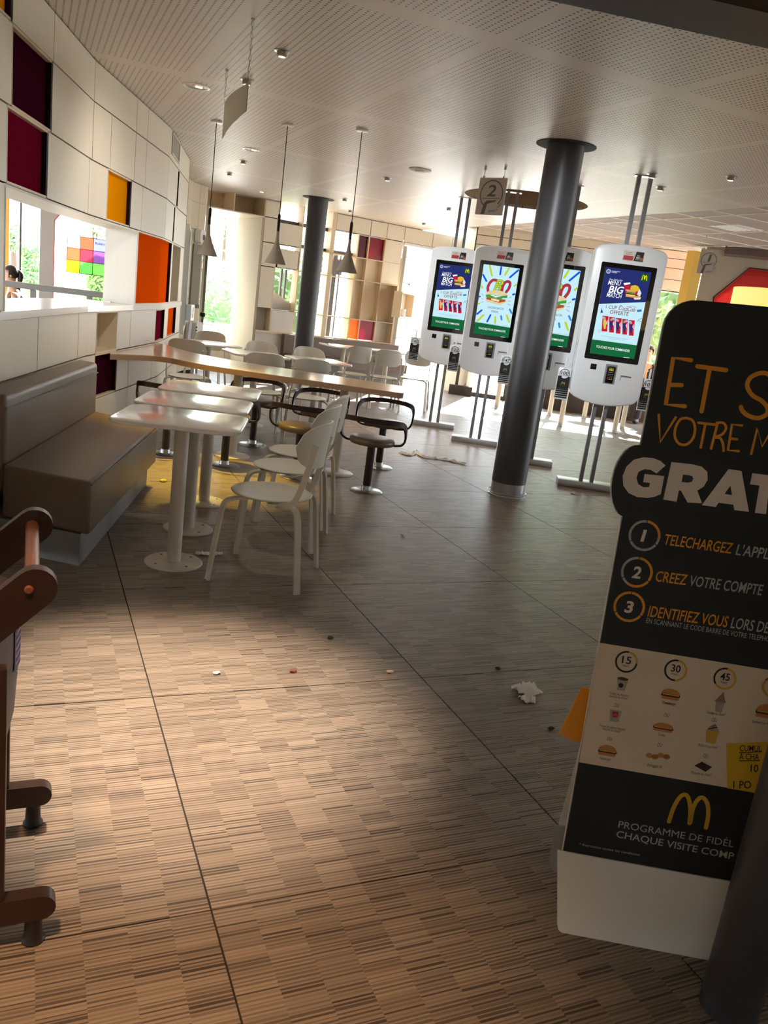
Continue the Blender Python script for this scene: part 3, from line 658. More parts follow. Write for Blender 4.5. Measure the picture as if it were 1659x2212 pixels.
# ================================================================== CHAIRS  (local: faces +x)
def make_chair(label):
    t = thing('shell_chair', label, 'chair', group='pale grey shell chairs')
    pr = [(.0001, .447), (.12, .446), (.19, .449), (.212, .455), (.217, .462), (.212, .466), (.19, .461), (.1, .456), (.0001, .455)]
    MB().lathe(pr, 40, cap=False).build('seat', CHAIRP, t, smooth=60)
    for sx in (1, -1):
        for sy in (1, -1):
            pth = catmull([(sx*.06, sy*.10, .444), (sx*.13, sy*.165, .444), (sx*.180, sy*.203, .43), (sx*.198, sy*.213, .39), (sx*.206, sy*.217, .33), (sx*.225, sy*.232, .15), (sx*.240, sy*.240, 0)], 4)
            MB().sweep(pth, .034, .013, (sx*-.35, sy*.2, 0) if False else (-sy*.75, sx*.66, 0)).build('leg', CHAIRP, t, smooth=40)
    for sy in (1, -1):
        pth = catmull([(-.03, sy*.19, .441), (-.11, sy*.20, .444), (-.165, sy*.203, .47), (-.195, sy*.200, .54), (-.225, sy*.190, .66), (-.248, sy*.183, .775)], 4)
        MB().sweep(pth, .030, .012, (1, 0, 0)).build('back_post', CHAIRP, t, smooth=40)
    # curved shell backrest
    P_ = []; nn = 18; th = .010
    for side in (0, 1):
        rows = []
        for i in range(nn+1):
            f = -1 + 2*i/nn; a = f*1.02; rr = .238 + (th if side else 0)
            hh = .118*(max(0, 1-abs(f)**3.2))**.5 + .002; zc = .757
            row = []
            for j in range(7):
                g = -1+2*j/6; z = zc + g*hh; lean = -.03*(z-.6)/.25
                row.append((-.005 - rr*math.cos(a) + lean, rr*math.sin(a), z))
            rows.append(row)
        P_.append(rows)
    mb = MB(); mb.grid(P_[0]); mb.grid(P_[1])
    m = 7; off = (nn+1)*m; fs = []
    loop = [(0, j) for j in range(m)] + [(i, m-1) for i in range(1, nn+1)] + [(nn, j) for j in range(m-2, -1, -1)] + [(i, 0) for i in range(nn-1, 0, -1)]
    ids = [i*m+j for i, j in loop]
    for k in range(len(ids)): a, b = ids[k], ids[(k+1) % len(ids)]; fs.append((a, b, b+off, a+off))
    mb.f += fs; mb.mi += [0]*len(fs)
    mb.build('backrest', CHAIRP, t, smooth=60)
    return t
def face(dx, dy): return math.atan2(dy, dx)
near_dir = face(-.395, .23)
C0 = make_chair('pale grey shell chair at the table closest to the bench end'); C0.location = (1.195, 4.07, 0); C0.rotation_euler.z = near_dir
dup(C0, (1.475, 4.72, 0), near_dir+.02, 'pale grey shell chair at the middle table along the bench')
dup(C0, (1.70, 5.20, 0), near_dir+.03, 'pale grey shell chair at the bench table nearest the beech table')
def chair_at(u, d_, rz, lab):
    p = at_dist(u, 760, d_); dup(C0, (p.x, p.y, 0), rz, lab)
UPD = math.radians(90)
chair_at(570, 8.58, UPD-.15, 'pale grey shell chair turned to the table by the cream window jamb')
chair_at(670, 8.55, UPD-.12, 'pale grey shell chair turned to the table in front of the far column')
chair_at(576, 9.85, -UPD+.1, 'pale grey shell chair facing out behind the table by the cream jamb')
chair_at(682, 9.95, -UPD+.1, 'pale grey shell chair facing out behind the table by the far column')
chair_at(766, 12.05, UPD+.05, 'pale grey shell chair drawn up to the bench table under the tinted panes')
chair_at(834, 12.12, UPD-.15, 'pale grey shell chair drawn up to the bench table near the entrance')
chair_at(903, 12.6, UPD+2.6, 'pale grey shell chair standing alone beside the first order kiosk')
chair_at(410, 9.25, UPD-.35, 'pale grey shell chair against the wall beyond the curved beech table')
chair_at(446, 10.7, -UPD-.4, 'pale grey shell chair facing out beside the hand sanitiser panel')

# ================================================================== STOOLS (local: faces +x)
def make_stool(label):
    t = thing('swivel_stool', label, 'stool', group='fixed stools around the beech table')
    MB().lathe([(.135, 0), (.135, .006), (.125, .012), (.045, .018), (.04, .05), (.036, .052)], 36).build('floor_plate', STEEL, t, smooth=40)
    MB().cyl((0, 0, 0), .033, .05, .385, 20).build('post', DARKBROWN, t, smooth=40)
    MB().lathe([(.04, .375), (.09, .385), (.09, .40), (.03, .40)], 28).build('swivel_plate', TIN, t, smooth=40)
    MB().lathe([(.16, .398), (.178, .402), (.186, .42), (.184, .44), (.172, .452), (.12, .458), (.0005, .46)], 40).build('seat', CUSHION, t, smooth=60)
    half = [(.07, .10, .398), (.06, .18, .400), (.045, .235, .415), (.02, .262, .455), (-.01, .266, .52), (-.05, .255, .575), (-.11, .228, .602), (-.18, .16, .612), (-.222, .07, .615)]
    pth = half + [(-.232, 0, .615)] + [(x, -y, z) for x, y, z in reversed(half)]
    pp = catmull(pth, 4)
    def wd(i):
        p = pp[i]; f = min(1, max(0, (p.z-.42)/.15)); r = Vector((p.x, p.y, 0)).normalized(); up = Vector((0, 0, 1))
        return Vector((1, 0, 0))*(1-f) + up*f
    MB().sweep(pp, .040, .017, wd).build('wrap_rail', DARKBROWN, t, smooth=50)
    return t
nd = face(.517, .856)
S0 = make_stool('swivel stool beside the bench end, half hidden by the white tables'); S0.location = (1.09, 7.08, 0); S0.rotation_euler.z = nd+.15
dup(S0, (1.53, 6.72, 0), nd, 'swivel stool on the bench side of the beech table, behind the white tables')
dup(S0, (2.07, 6.39, 0), nd, 'swivel stool on the bench side, behind the row of shell chairs')
dup(S0, (2.55, 5.98, 0), nd, 'swivel stool on the bench side, at the free end of the beech table')
dup(S0, (2.02, 7.72, 0), nd+math.pi, 'swivel stool across the beech table, closest to the panelled wall')
dup(S0, (2.53, 7.28, 0), nd+math.pi, 'middle swivel stool on the far side of the beech table')
dup(S0, (3.05, 6.93, 0), nd+math.pi, 'swivel stool on the far side, at the free end of the beech table')

# ================================================================== PENDANT LAMPS
def make_pendant(label):
    t = thing('pendant_lamp', label, 'lamp', group='cone pendants over the beech table')
    MB().lathe([(.0005, 0), (.05, 0), (.055, -.006), (.05, -.016), (.0005, -.018)], 28, cap=False).build('ceiling_rose', WHITE, t, smooth=40)
    MB().cyl((0, 0, 0), .004, -.78, -.012, 8).build('cord', BLACK, t)
    MB().lathe([(.006, -.755), (.013, -.765), (.014, -.9), (.012, -.91)], 20).build('stem', BLACK, t, smooth=40)
    MB().lathe([(.0125, -.895), (.0135, -.95), (.019, -1.0), (.033, -1.045), (.056, -1.1), (.080, -1.15), (.098, -1.19), (.094, -1.19), (.075, -1.15), (.05, -1.1), (.028, -1.05)], 36, cap=False).build('lamp_shade', CONCRETE, t, smooth=50)
    MB().lathe([(.0005, -1.06), (.022, -1.075), (.028, -1.105), (.018, -1.13), (.0005, -1.135)], 16, cap=False).build('bulb', mat('frosted_bulb', (240, 232, 214), .4), t, smooth=60)
    return t
L0 = make_pendant('cone pendant closest to the left panelled wall over the beech table'); L0.location = (1.53, 8.15, CEIL)
dup(L0, (2.046, 7.58, CEIL), 0, 'middle cone pendant of the row over the beech table')
dup(L0, (2.582, 7.13, CEIL), 0, 'cone pendant over the free end of the beech table')

# ================================================================== CEILING FITTINGS
def ceil_spots():
    big = None
    for u, v, lab in ((424, 186, 'round chrome downlight beside the hanging chain panel'), (545, 323, 'round chrome downlight above the curved beech table'), (563, 414, 'round chrome downlight near the boxed niches over the window')):
        p = at_z(u, v, CEIL)
        if big is None:
            big = thing('recessed_downlight', lab, 'light', (p.x, p.y, CEIL), group='large recessed downlights')
            MB().lathe([(.105, 0), (.105, -.006), (.088, -.008), (.088, 0)], 32, cap=False).build('trim_ring', WHITE, big, smooth=40)
            MB().lathe([(.088, -.004), (.06, .0), (.0005, .001)], 32, cap=False).build('reflector', CHROME, big, smooth=60)
            MB().box((.02, 0, -.004), (.05, .02, .008)).build('lamp_tube', glow('lamp_white', (255, 236, 205), 1.5), big)
        else: dup(big, (p.x, p.y, CEIL), .3, lab)
    small = None
    for u, v, lab in ((610, 110, 'gimbal spot next to the hanging chain panel, away from the wall'), (534, 172, 'gimbal spot right behind the hanging chain panel'), (526, 348, 'gimbal spot just past the beech table downlight'),
                      (496, 374, 'lit gimbal spot near the end of the panelled wall'), (837, 384, 'gimbal spot beside the round ceiling diffuser'), (970, 450, 'gimbal spot in front of the first kiosk posts'),
                      (1410, 376, 'gimbal spot just in front of the nearest kiosk posts'), (1428, 404, 'gimbal spot just behind the nearest kiosk posts'), (1580, 381, 'gimbal spot on its own near the ceiling edge'),
                      (745, 430, 'gimbal spot above the gridded window by the far column'), (757, 455, 'gimbal spot close to the panels above the far bench'), (916, 482, 'gimbal spot close to the corner where the ceiling steps up')):
        p = at_z(u, v, CEIL)
        if small is None:
            small = thing('gimbal_spot', lab, 'light', (p.x, p.y, CEIL), group='small gimbal spots')
            MB().lathe([(.05, 0), (.05, -.004), (.034, -.006), (.034, 0)], 24, cap=False).build('trim_ring', STEEL, small, smooth=40)
            MB().lathe([(.032, -.001), (.032, -.03), (.026, -.034), (.0005, -.034)], 24, cap=False).build('lamp_head', mat('satin_nickel', (170, 164, 156), .35, metal=.8), small, smooth=40)
            MB().lathe([(.022, -.0345), (.0005, -.036)], 20, cap=False).build('lens', glow('lens_white', (255, 238, 210), 2.0), small)
        else: dup(small, (p.x, p.y, CEIL), 0, lab)
    dup(big, (.40, 2.85, CEIL), .3, 'round chrome downlight over the bright pool of light on the floor'); dup(big, (1.90, 3.30, CEIL), .3, 'added out-of-view downlight by the entrance beam, brightening the kiosk fronts'); dup(big, (-.30, .90, CEIL), .3, 'round chrome downlight above the wooden high chair')  # the middle fitting is added only to house the kiosk beam
    p = at_z(908, 366, CEIL); t = thing('air_diffuser', 'round white air diffuser in the perforated ceiling', 'diffuser', (p.x, p.y, CEIL))
    MB().lathe([(.12, 0), (.12, -.008), (.095, -.016), (.0005, -.018)], 32, cap=False).build('outer_cone', WHITEM, t, smooth=40)
    MB().lathe([(.055, -.018), (.05, -.026), (.0005, -.027)], 28, cap=False).build('inner_disc', WHITEM, t, smooth=40)
ceil_spots()
p = at_z(1590, 492, 3.095)
t = thing('square_downlight', 'square recessed light with chrome louvre in the tiled ceiling', 'light', (p.x, p.y, 3.095))
q = MB().prism(rrect(.5, .5, .01, 1), -.008, 0, holes=[rrect(.44, .44, .01, 1)]); q.build('frame', WHITE, t)
for k in range(5): MB().box((0, -.18+.09*k, -.004), (.43, .012, .012)).build('louvre_blade', CHROME, t)
MB().box((0, 0, .001), (.44, .44, .004)).build('lamp_panel', glow('lamp_panel', (255, 244, 225), .35), t)

# chain-hung panel
h1_, h2_ = at_z(547, 40, CEIL), at_z(490, 152, CEIL)
zt1, zt2 = z_over(h1_, 531, 178), z_over(h2_, 483, 222); zb1, zb2 = z_over(h1_, 521, 238), z_over(h2_, 470, 300)
t = thing('chain_sign', 'thin cream panel hung from the ceiling on two chains', 'sign', ((h1_+h2_)/2)); o_ = (h1_+h2_)/2
rows = []
dd = (h2_-h1_); nrm = Vector((dd.y, -dd.x, 0)).normalized()
for i in range(9):
    f = i/8; b = h1_.lerp(h2_, f) + nrm*(-.02*math.sin(math.pi*f)); a, c = zt1+(zt2-zt1)*f, zb1+(zb2-zb1)*f
    rows.append([Vector((b.x, b.y, c))-o_, Vector((b.x, b.y, a))-o_])
rows2 = [[p+nrm*.004 for p in r] for r in rows]
q = MB(); q.grid(rows); q.grid(rows2); q.build('panel', mat('cream_card', (226, 222, 206), .6), t, smooth=60)
for h, zt in ((h1_, zt1), (h2_, zt2)):
    ch = MB().lathe([(.012, 0), (.012, -.006), (.004, -.016)], 12, h-o_).build('ceiling_hook', STEEL, t)
    nl = max(3, int((CEIL-.016-zt)/.028)); lk = MB()
    for k in range(nl):
        zc = CEIL-.016-(k+.5)*(CEIL-.016-zt)/nl; a = math.pi/2*(k % 2)
        ring = [(h.x-o_.x+.006*math.cos(w)*math.cos(a), h.y-o_.y+.006*math.cos(w)*math.sin(a), zc-o_.z+.017*math.sin(w)) for w in [2*math.pi*i/10 for i in range(11)]]
        lk.tube(ring, .0018, 5)
    o = lk.build('chain', STEEL, t); o['kind'] = 'stuff'

# ================================================================== ORDER KIOSKS (local: x right, y away from the user, z up)
EXPO = 2.0**(-vs.exposure)
def scr(name, rgb, k=1.0): return glow('screen_'+name, rgb, EXPO*k)
def kiosk_outline():
    pts = []
    def arc(cx, cy, rx, ry, a0, a1, n):
        for i in range(n+1): a = math.radians(a0+(a1-a0)*i/n); pts.append((cx+rx*math.cos(a), cy+ry*math.sin(a)))
    arc(.33-.10, 2.225-.0, .10, .07, 0, 62, 7)
    n = 10
    for i in range(1, n): f = i/n; x = .27*(1-2*f); pts.append((x, 2.292+.022*(1-(x/.27)**2)))
    arc(-.33+.10, 2.225, .10, .07, 118, 180, 7)
    arc(-.335+.10, .97, .095, .10, 180, 250, 6)
    for i in range(1, n): f = i/n; x = -.26+.52*f; pts.append((x, .876-.045*(1-(x/.27)**2)))
    arc(.335-.10, .97, .095, .10, 290, 360, 6)
    return pts
KOUT = kiosk_outline()
def make_kiosk(label, loc, art, rz=math.radians(-30)):
    t = thing('order_kiosk', label, 'kiosk', (*loc, 0), rz, 'self-order kiosks')
    MB().bbox((0, 0, .032), (.56, .20, .064), .006, 2).build('base', ALU, t, smooth=40)
    for sx in (-1, 1):
        MB().box((sx*.052, 0, (.064+CEIL)/2), (.036, .05, CEIL-.064)).build('post', mat('post_shaded_grey', (138, 140, 144), .45, metal=.6), t)  # shadow-side darkness of the posts is put into the metal colour
    MB().box((0, 0, CEIL-.004), (.19, .09, .006)).build('ceiling_plate', ALU, t)
    for sy, nm in ((-1, 'front_shell'), (1, 'rear_shell')):
        bm = bmesh.new(); lo = [bm.verts.new((a, sy*.035, b)) for a, b in KOUT]; hi = [bm.verts.new((a, sy*.105, b)) for a, b in KOUT]; n = len(KOUT)
        ff = bm.faces.new(hi); bm.faces.new(list(reversed(lo)))
        for i in range(n): bm.faces.new((lo[i], lo[(i+1) % n], hi[(i+1) % n], hi[i]))
        bmesh.ops.recalc_face_normals(bm, faces=bm.faces); bmesh.ops.bevel(bm, geom=list(ff.edges), offset=.016, segments=3, profile=.5, affect='EDGES')
        MB().frombm(bm).build(nm, WHITE, t, smooth=45)
    ins = [(a*.965, 1.58+(b-1.58)*.975) for a, b in KOUT]
    MB().prism(ins, -.036, .036, fn=lambda a, b, c: (a, c, b)).build('core', mat('kiosk_grey', (176, 178, 180), .4), t)
    MB().prism(rrect(.504, .884, .012, 3, 0, 1.695), -.1075, -.100, fn=lambda a, b, c: (a, c, b)).build('bezel', BLACKGL, t)
    sc = MB().prism(rrect(.416, .790, .002, 1, -.001, 1.698), -.1090, -.1076, fn=lambda a, b, c: (a, c, b)).build('screen', scr('sky', (200, 238, 250)), t)
    surf = lambda a, b, h: (a, -.1092-h, b)
    ink = Ink(surf); art(ink); ink.build(sc, 'screen_image')
    # code reader window, card terminal in its recess, receipt slot
    MB().prism(rrect(.055, .052, .004, 2, -.150, 1.185), -.1075, -.1045, fn=lambda a, b, c: (a, c, b)).build('code_reader', BLACKGL, t)
    rc = MB().prism(rrect(.108, .185, .004, 2, .017, 1.135), -.1062, -.1045, fn=lambda a, b, c: (a, c, b)).build('terminal_recess', mat('recess_grey', (148, 148, 150), .4), t)
    ct = thing  # noqa
    pt = MB(); bm = bmesh.new(); bmesh.ops.create_cube(bm, size=1)
    for v in bm.verts:
        v.co = Vector((v.co.x*(.078 if v.co.z > 0 else .070), v.co.y*.032, v.co.z*.16))
    bmesh.ops.bevel(bm, geom=list(bm.edges), offset=.007, segments=2, profile=.5, affect='EDGES')
    pt.frombm(bm, lambda p: Vector((p.x+.014, p.y-.120-(p.z*.12), p.z+1.132)))
    tr = pt.build('card_terminal', BLACK, t, smooth=40)
    k2 = Ink(lambda a, b, h: (a+.014, -.1375-(b-1.132)*.12-h, b))
    k2.poly([(-.027, 1.165), (.027, 1.165), (.028, 1.202), (-.028, 1.202)], scr('term', (36, 44, 40), .7), 1)
    for dx in (-.014, 0, .014): k2.stroke([(dx-.004, 1.171), (dx, 1.196), (dx+.004, 1.171)], .004, scr('yellow', (236, 208, 60)), 2)
    k2.text('maestro', (-.02, 1.152), (.02, 1.152), .006, scr('termtxt', (210, 210, 210), .7), 1)
    for r in range(4):
        for c in range(3):
            m = (scr('key_red', (200, 40, 40), .7), scr('key_yel', (210, 180, 40), .7), scr('key_grn', (50, 190, 70), .7))[c] if r == 3 else mat('key_grey', (92, 94, 98), .5)
            k2.poly(rrect(.013, .008, .002, 1, -.018+.018*c, 1.135-.0155*r), m, 1)
    k2.build(tr, 'keypad_print')
    MB().prism([(.115, 1.137), (.215, 1.137), (.215, 1.122), (.122, 1.122), (.118, 1.085), (.115, 1.085)], -.1075, -.1045, fn=lambda a, b, c: (a, c, b)).build('receipt_slot', mat('slot_grey', (158, 158, 160), .5), t)
    MB().prism([(.117, 1.137), (.215, 1.137), (.215, 1.131), (.117, 1.131)], -.1085, -.1045, fn=lambda a, b, c: (a, c, b)).build('slot_shadow_gap', GAP, t)
    # stickers on the header
    st = Ink(lambda a, b, h: (a, -.1052-h, b))
    st.poly([(-.075, 2.168), (.112, 2.168), (.112, 2.260), (-.075, 2.260)], mat('sticker_white', (222, 214, 206), .5), 1)
    st.poly([(-.072, 2.176), (.016, 2.176), (.022, 2.214), (-.068, 2.214)], mat('sticker_red', (150, 24, 30), .5), 2)
    for k in range(5): st.poly([(-.066+.017*k, 2.178), (-.053+.017*k, 2.178), (-.051+.017*k, 2.211), (-.067+.017*k, 2.211)], mat('sticker_red2', (196, 60, 62), .5), 3)
    st.text('1 CUP', (-.055, 2.236), (.0, 2.236), .012, mat('sticker_redtxt', (170, 40, 44), .5), 2); st.text('OFFERTE', (-.055, 2.221), (.0, 2.221), .009, MATS['sticker_redtxt'], 2)
    st.poly([(.024, 2.174), (.108, 2.174), (.110, 2.257), (.040, 2.257)], mat('sticker_black', (22, 20, 20), .4), 2)
    st.text('BIG', (.045, 2.198), (.078, 2.198), .018, mat('sticker_w', (236, 236, 236), .5), 3, bold=.014, shear=.2); st.text('MENU', (.048, 2.220), (.074, 2.220), .008, MATS['sticker_w'], 3); st.text('MATCH', (.04, 2.186), (.07, 2.186), .008, MATS['sticker_w'], 3)
    st.poly(disc2(.091, 2.195, .014, .016), mat('sticker_food', (178, 92, 50), .5), 3)
    st.build(t, 'header_sticker')
    return t
# screen art, pixel positions of the photograph mapped to the glass of the kiosk they were read from
K4px = homography([(1300, 561.7), (1427, 574), (1261.5, 766), (1384.6, 779.8)], [(-.252, 2.137), (.252, 2.137), (-.252, 1.253), (.252, 1.253)])
def z4(a, b): return K4px(1270+a/8.506, 530+b/8.506)
K2px = homography([(1037.8, 564.4), (1131.3, 571.3), (1012.4, 727.5), (1103, 737.9)], [(-.252, 2.137), (.252, 2.137), (-.252, 1.253), (.252, 1.253)])
def z2(a, b): return K2px(1000+a/10.054, 540+b/10.054)
SL, SR, SB, ST = -.209, .207, 1.303, 2.093
def menu_art(k):
    navy, sky, grn = scr('navy', (40, 50, 112)), scr('sky', (200, 238, 250)), scr('green', (24, 104, 60)); w = scr('white', (252, 252, 255)); red = scr('red', (200, 30, 44)); mar = scr('maroon', (134, 60, 74))
    k.poly([(SL, z4(195, 1033)[1]), (SR, z4(1112, 990)[1]), (SR, ST), (SL, ST)], navy, 1)
    k.poly([(SL, SB), (SR, SB), (SR, 1.432), (SL, 1.432)], grn, 1)
    a, b = z4(1085, 548); k.poly(rrect(.066, .064, .002, 1, a, b), scr('mgreen', (28, 92, 30)), 2)
    y = scr('yellow2', (246, 226, 20))
    for s in (-1, 1): k.stroke([(a+s*.001, b-.014), (a+s*.005, b+.012), (a+s*.012, b+.020), (a+s*.018, b+.010), (a+s*.022, b-.022)], .007, y, 3)
    c = z4(380, 447); k.poly(disc2(*c, .020), scr('crest', (90, 140, 210)), 2); k.ring(*c, .018, .003, w, 3); k.poly(disc2(c[0], c[1], .007), scr('crest_red', (190, 60, 80)), 3)
    k.text('FOURNISSEUR', z4(442, 450), z4(610, 462), .008, w, 2, bold=.008); k.text('OFFICIEL', z4(440, 470), z4(545, 480), .008, w, 2, bold=.008)
    k.text("Pour l'achat d'un", z4(400, 598), z4(652, 618), .012, w, 2, bold=.008, shear=.2)
    k.text('MENU', z4(370, 682), z4(620, 700), .038, w, 2, bold=.008, shear=.2); k.text('BIG', z4(378, 825), z4(672, 845), .062, w, 2, bold=.022, shear=.2); k.text('MATCH', z4(345, 905), z4(640, 928), .038, w, 2, bold=.008, shear=.2)
    def px(*p): return [z4(*q) for q in p]
    k.poly(px((690, 690), (805, 690), (780, 905), (722, 890)), red, 2); k.poly(px((675, 650), (805, 640), (805, 668), (690, 690)), w, 3)
    k.text('Coke', z4(716, 790), z4(776, 790), .014, w, 3, shear=.3)
    cc = z4(895, 745); k.poly(disc2(*cc, .040, .028), scr('fries', (238, 204, 60)), 2)
    for i in range(6): k.stroke(px((835+24*i, 800), (825+28*i, 700+18*(i % 2))), .006, scr('fries2', (214, 164, 30)), 3)
    k.poly(px((820, 800), (970, 800), (940, 860), (830, 860)), red, 3)
    cc = z4(825, 812); k.poly(disc2(*cc, .042, .022, 20, 0, 180), scr('bun', (214, 170, 96)), 4)
    for (dy, hh, m) in ((-.008, .009, scr('salad', (96, 150, 60))), (-.018, .010, scr('patty', (100, 56, 34))), (-.028, .010, scr('cheese', (240, 220, 120))), (-.040, .014, scr('bun', (214, 170, 96)))):
        k.poly(rrect(.084, hh, .003, 2, cc[0], cc[1]+dy), m, 4)
    k.poly(px((940, 850), (985, 745), (1025, 830), (990, 900)), scr('cup_w', (222, 226, 236)), 4); k.poly(px((850, 880), (1010, 880), (990, 925), (880, 930)), scr('potato', (224, 162, 70)), 5)
    k.poly(px((880, 915), (1020, 905), (1000, 940), (890, 945)), w, 5)
    k.text('1 CUP', z4(335, 1112), z4(550, 1128), .030, mar, 2, bold=.006); k.text('OFFERTE', z4(412, 1208), z4(775, 1240), .034, mar, 2, bold=.006)
    k.text('CocaCola', z4(585, 1135), z4(905, 1168), .038, scr('cokered', (150, 40, 52)), 2, shear=.35, spacing=.85)
    k.stroke(px((590, 1128), (610, 1060), (640, 1050)), .004, scr('cokered', (150, 40, 52)), 2); k.stroke(px((740, 1080), (850, 1065), (930, 1085)), .003, scr('cokered', (150, 40, 52)), 2)
    nv = scr('inkblue', (40, 70, 120))
    k.poly(px((232, 1195), (285, 1190), (262, 1130), (260, 1075), (252, 1130)), nv, 2); k.poly(px((940, 1130), (1030, 1118), (1035, 1160), (950, 1172)), scr('cloudblue', (50, 130, 190)), 2)
    k.stroke(px((960, 1335), (985, 1300), (1040, 1285)), .004, nv, 2); k.stroke(px((985, 1330), (1030, 1340)), .003, nv, 2)
    for i in range(5):
        x = 275+128*i; y0 = 1245+17*i
        k.poly(px((x, y0), (x+118, y0+8), (x+95, y0+285), (x+(-15 if i == 0 else 5), y0+280)), scr('cupred', (204, 26, 44)), 2)
        k.poly(px((x+18, y0+70), (x+66, y0+70), (x+74, y0+150), (x+60, y0+240), (x+30, y0+240), (x+14, y0+150)), scr('shirt%d' % (i == 0), (216, 204, 80) if i == 0 else (44, 48, 112)), 3)
        k.poly(disc2(*z4(x+44, y0+52), .010, .012), scr('skin', (206, 150, 120)), 4); k.poly(disc2(*z4(x+(84 if i % 2 else 20), y0+38), .014, .011), scr('bubble', (150, 190, 230)), 3)
        k.poly(px((x+70, y0+120), (x+100, y0+70), (x+96, y0+180)), scr('cupwhite', (232, 216, 224)), 3); k.poly(px((x+78, y0+190), (x+100, y0+185), (x+88, y0+250)), scr('cupred2', (236, 84, 90)), 3)
    bc = z4(222, 1518); k.poly(disc2(*bc, .012), w, 3); k.ring(*bc, .012, .002, nv, 4); k.poly(disc2(*bc, .004, n=6), nv, 4)
    k.stroke(px((250, 1605), (790, 1668)), .0022, scr('greytxt', (120, 150, 160)), 2); k.stroke(px((405, 1650), (630, 1675)), .0022, scr('greytxt', (120, 150, 160)), 2); k.stroke(px((150, 1665), (880, 1748)), .0018, scr('greytxt2', (160, 196, 208)), 2)
    k.text('TOUCHEZ POUR COMMANDER', z4(155, 1818), z4(810, 1895), .022, w, 2, bold=.008); k.stroke(px((695, 1988), (805, 1996)), .004, w, 2)
def cbo_art(k):
    bl, lm, w = scr('blue', (20, 90, 220)), scr('lime', (190, 214, 40)), scr('white', (252, 252, 255)); grn = scr('green', (24, 104, 60)); red = scr('red3', (196, 44, 60)); out = scr('outline', (30, 66, 84)); pk = scr('pinkred', (190, 70, 110))
    def px(*p): return [z2(*q) for q in p]
    k.poly([(SL, SB), (SR, SB), (SR, 1.424), (SL, 1.436)], grn, 1)
    def clip(p): return (min(max(p[0], SL+.011), SR-.011), min(max(p[1], SB+.02), ST-.011))
    for a, b, m in (((575, 355), (618, 570), lm), ((820, 375), (795, 535), bl), ((985, 395), (900, 540), lm), ((1205, 425), (1005, 590), bl), ((410, 560), (500, 690), bl), ((365, 800), (410, 830), lm), ((1165, 740), (1105, 768), lm), ((1130, 945), (1072, 955), bl),
                    ((330, 1020), (350, 1022), bl), ((310, 1170), (345, 1165), lm), ((275, 1390), (395, 1310), bl), ((300, 1540), (435, 1410), lm), ((512, 1545), (585, 1405), bl), ((680, 1570), (688, 1445), lm), ((822, 1495), (810, 1420), scr('blue2', (60, 140, 220))), ((985, 1540), (935, 1400), lm), ((1045, 1350), (1000, 1275), scr('blue2', (60, 140, 220)))):
        k.stroke([clip(z2(*a)), clip(z2(*b))], .021, m, 2)
    for a, b in (((395, 965), (435, 1000)), ((388, 1060), (425, 1068)), ((388, 1150), (435, 1128)), ((980, 1030), (1040, 1000)), ((965, 1098), (1015, 1095)), ((950, 1150), (1010, 1190))): k.stroke(px(a, b), .004, pk, 2)
    for dx, m, lay, wd in ((0, out, 3, .031), (0, red, 4, .024)):
        k.stroke([tuple(p.xy) for p in catmull([(*z2(*q), 0) for q in ((715, 665), (640, 665), (570, 730), (530, 820), (535, 905))], 5)], wd, m, lay)
        k.stroke([tuple(p.xy) for p in catmull([(*z2(*q), 0) for q in ((830, 890), (850, 790), (900, 705), (970, 680), (1010, 720), (985, 820), (920, 910))], 5)], wd, m, lay)
    for wd, m, lay in ((.030, out, 4), (.023, lm, 5)):
        k.stroke(px((750, 670), (672, 880)), wd, m, lay); k.stroke([tuple(p.xy) for p in catmull([(*z2(*q), 0) for q in ((750, 672), (835, 680), (835, 735), (735, 775), (795, 790), (790, 835), (770, 875))], 4)], wd, m, lay)
    for i in range(5): k.stroke(px((700+i*6, 860-i*45), (800+i*5, 870-i*45)), .003, out, 6)
    bun, salad, pat, chz = scr('bun2', (226, 206, 160)), scr('salad2', (70, 160, 70)), scr('bacon', (176, 84, 44)), scr('sauce', (240, 226, 170))
    k.poly(px((480, 1060), (930, 1060), (915, 1120), (790, 1190), (520, 1130), (480, 1100)), bun, 6); k.poly(px((495, 1030), (905, 1070), (900, 1110), (770, 1140), (495, 1070)), pat, 7); k.poly(px((600, 1050), (780, 1080), (760, 1120), (600, 1090)), chz, 8)
    k.poly(px((480, 985), (560, 960), (720, 990), (800, 1000), (950, 965), (945, 1030), (840, 1040), (800, 1075), (700, 1040), (600, 1045), (490, 1025)), salad, 8)
    k.poly(px((560, 970), (720, 1000), (800, 1010), (700, 1030)), w, 9); k.poly([tuple(p.xy) for p in catmull([(*z2(*q), 0) for q in ((490, 975), (530, 910), (640, 885), (800, 888), (900, 915), (950, 970), (800, 985), (640, 960))], 4, True)], bun, 9)
    k.text('CHICKEN BACON', z2(520, 1262), z2(862, 1290), .024, out, 2); k.text('ONION.', z2(597, 1345), z2(750, 1362), .024, out, 2)
    k.stroke(px((262, 1562), (1000, 1640)), .004, scr('greytxt2', (160, 196, 208)), 2)
    k.text('TOUCHEZ POUR COMMANDER', z2(325, 1705), z2(905, 1772), .022, w, 2, bold=.008); k.stroke(px((800, 1862), (890, 1872)), .004, w, 2)
kp = [(5.0, 9.71), (5.02, 8.60), (5.085, 7.51), (5.085, 6.42)]
make_kiosk('white order kiosk with the menu offer screen, farthest along the row beside the lone chair', kp[0], menu_art)
make_kiosk('white order kiosk showing the chicken burger screen beside the kiosk with rack 145', kp[1], cbo_art)
make_kiosk('white order kiosk showing the chicken burger screen partly hidden by the round column', kp[2], cbo_art)
make_kiosk('white order kiosk with the menu offer screen beside the rack numbered 100', kp[3], menu_art)

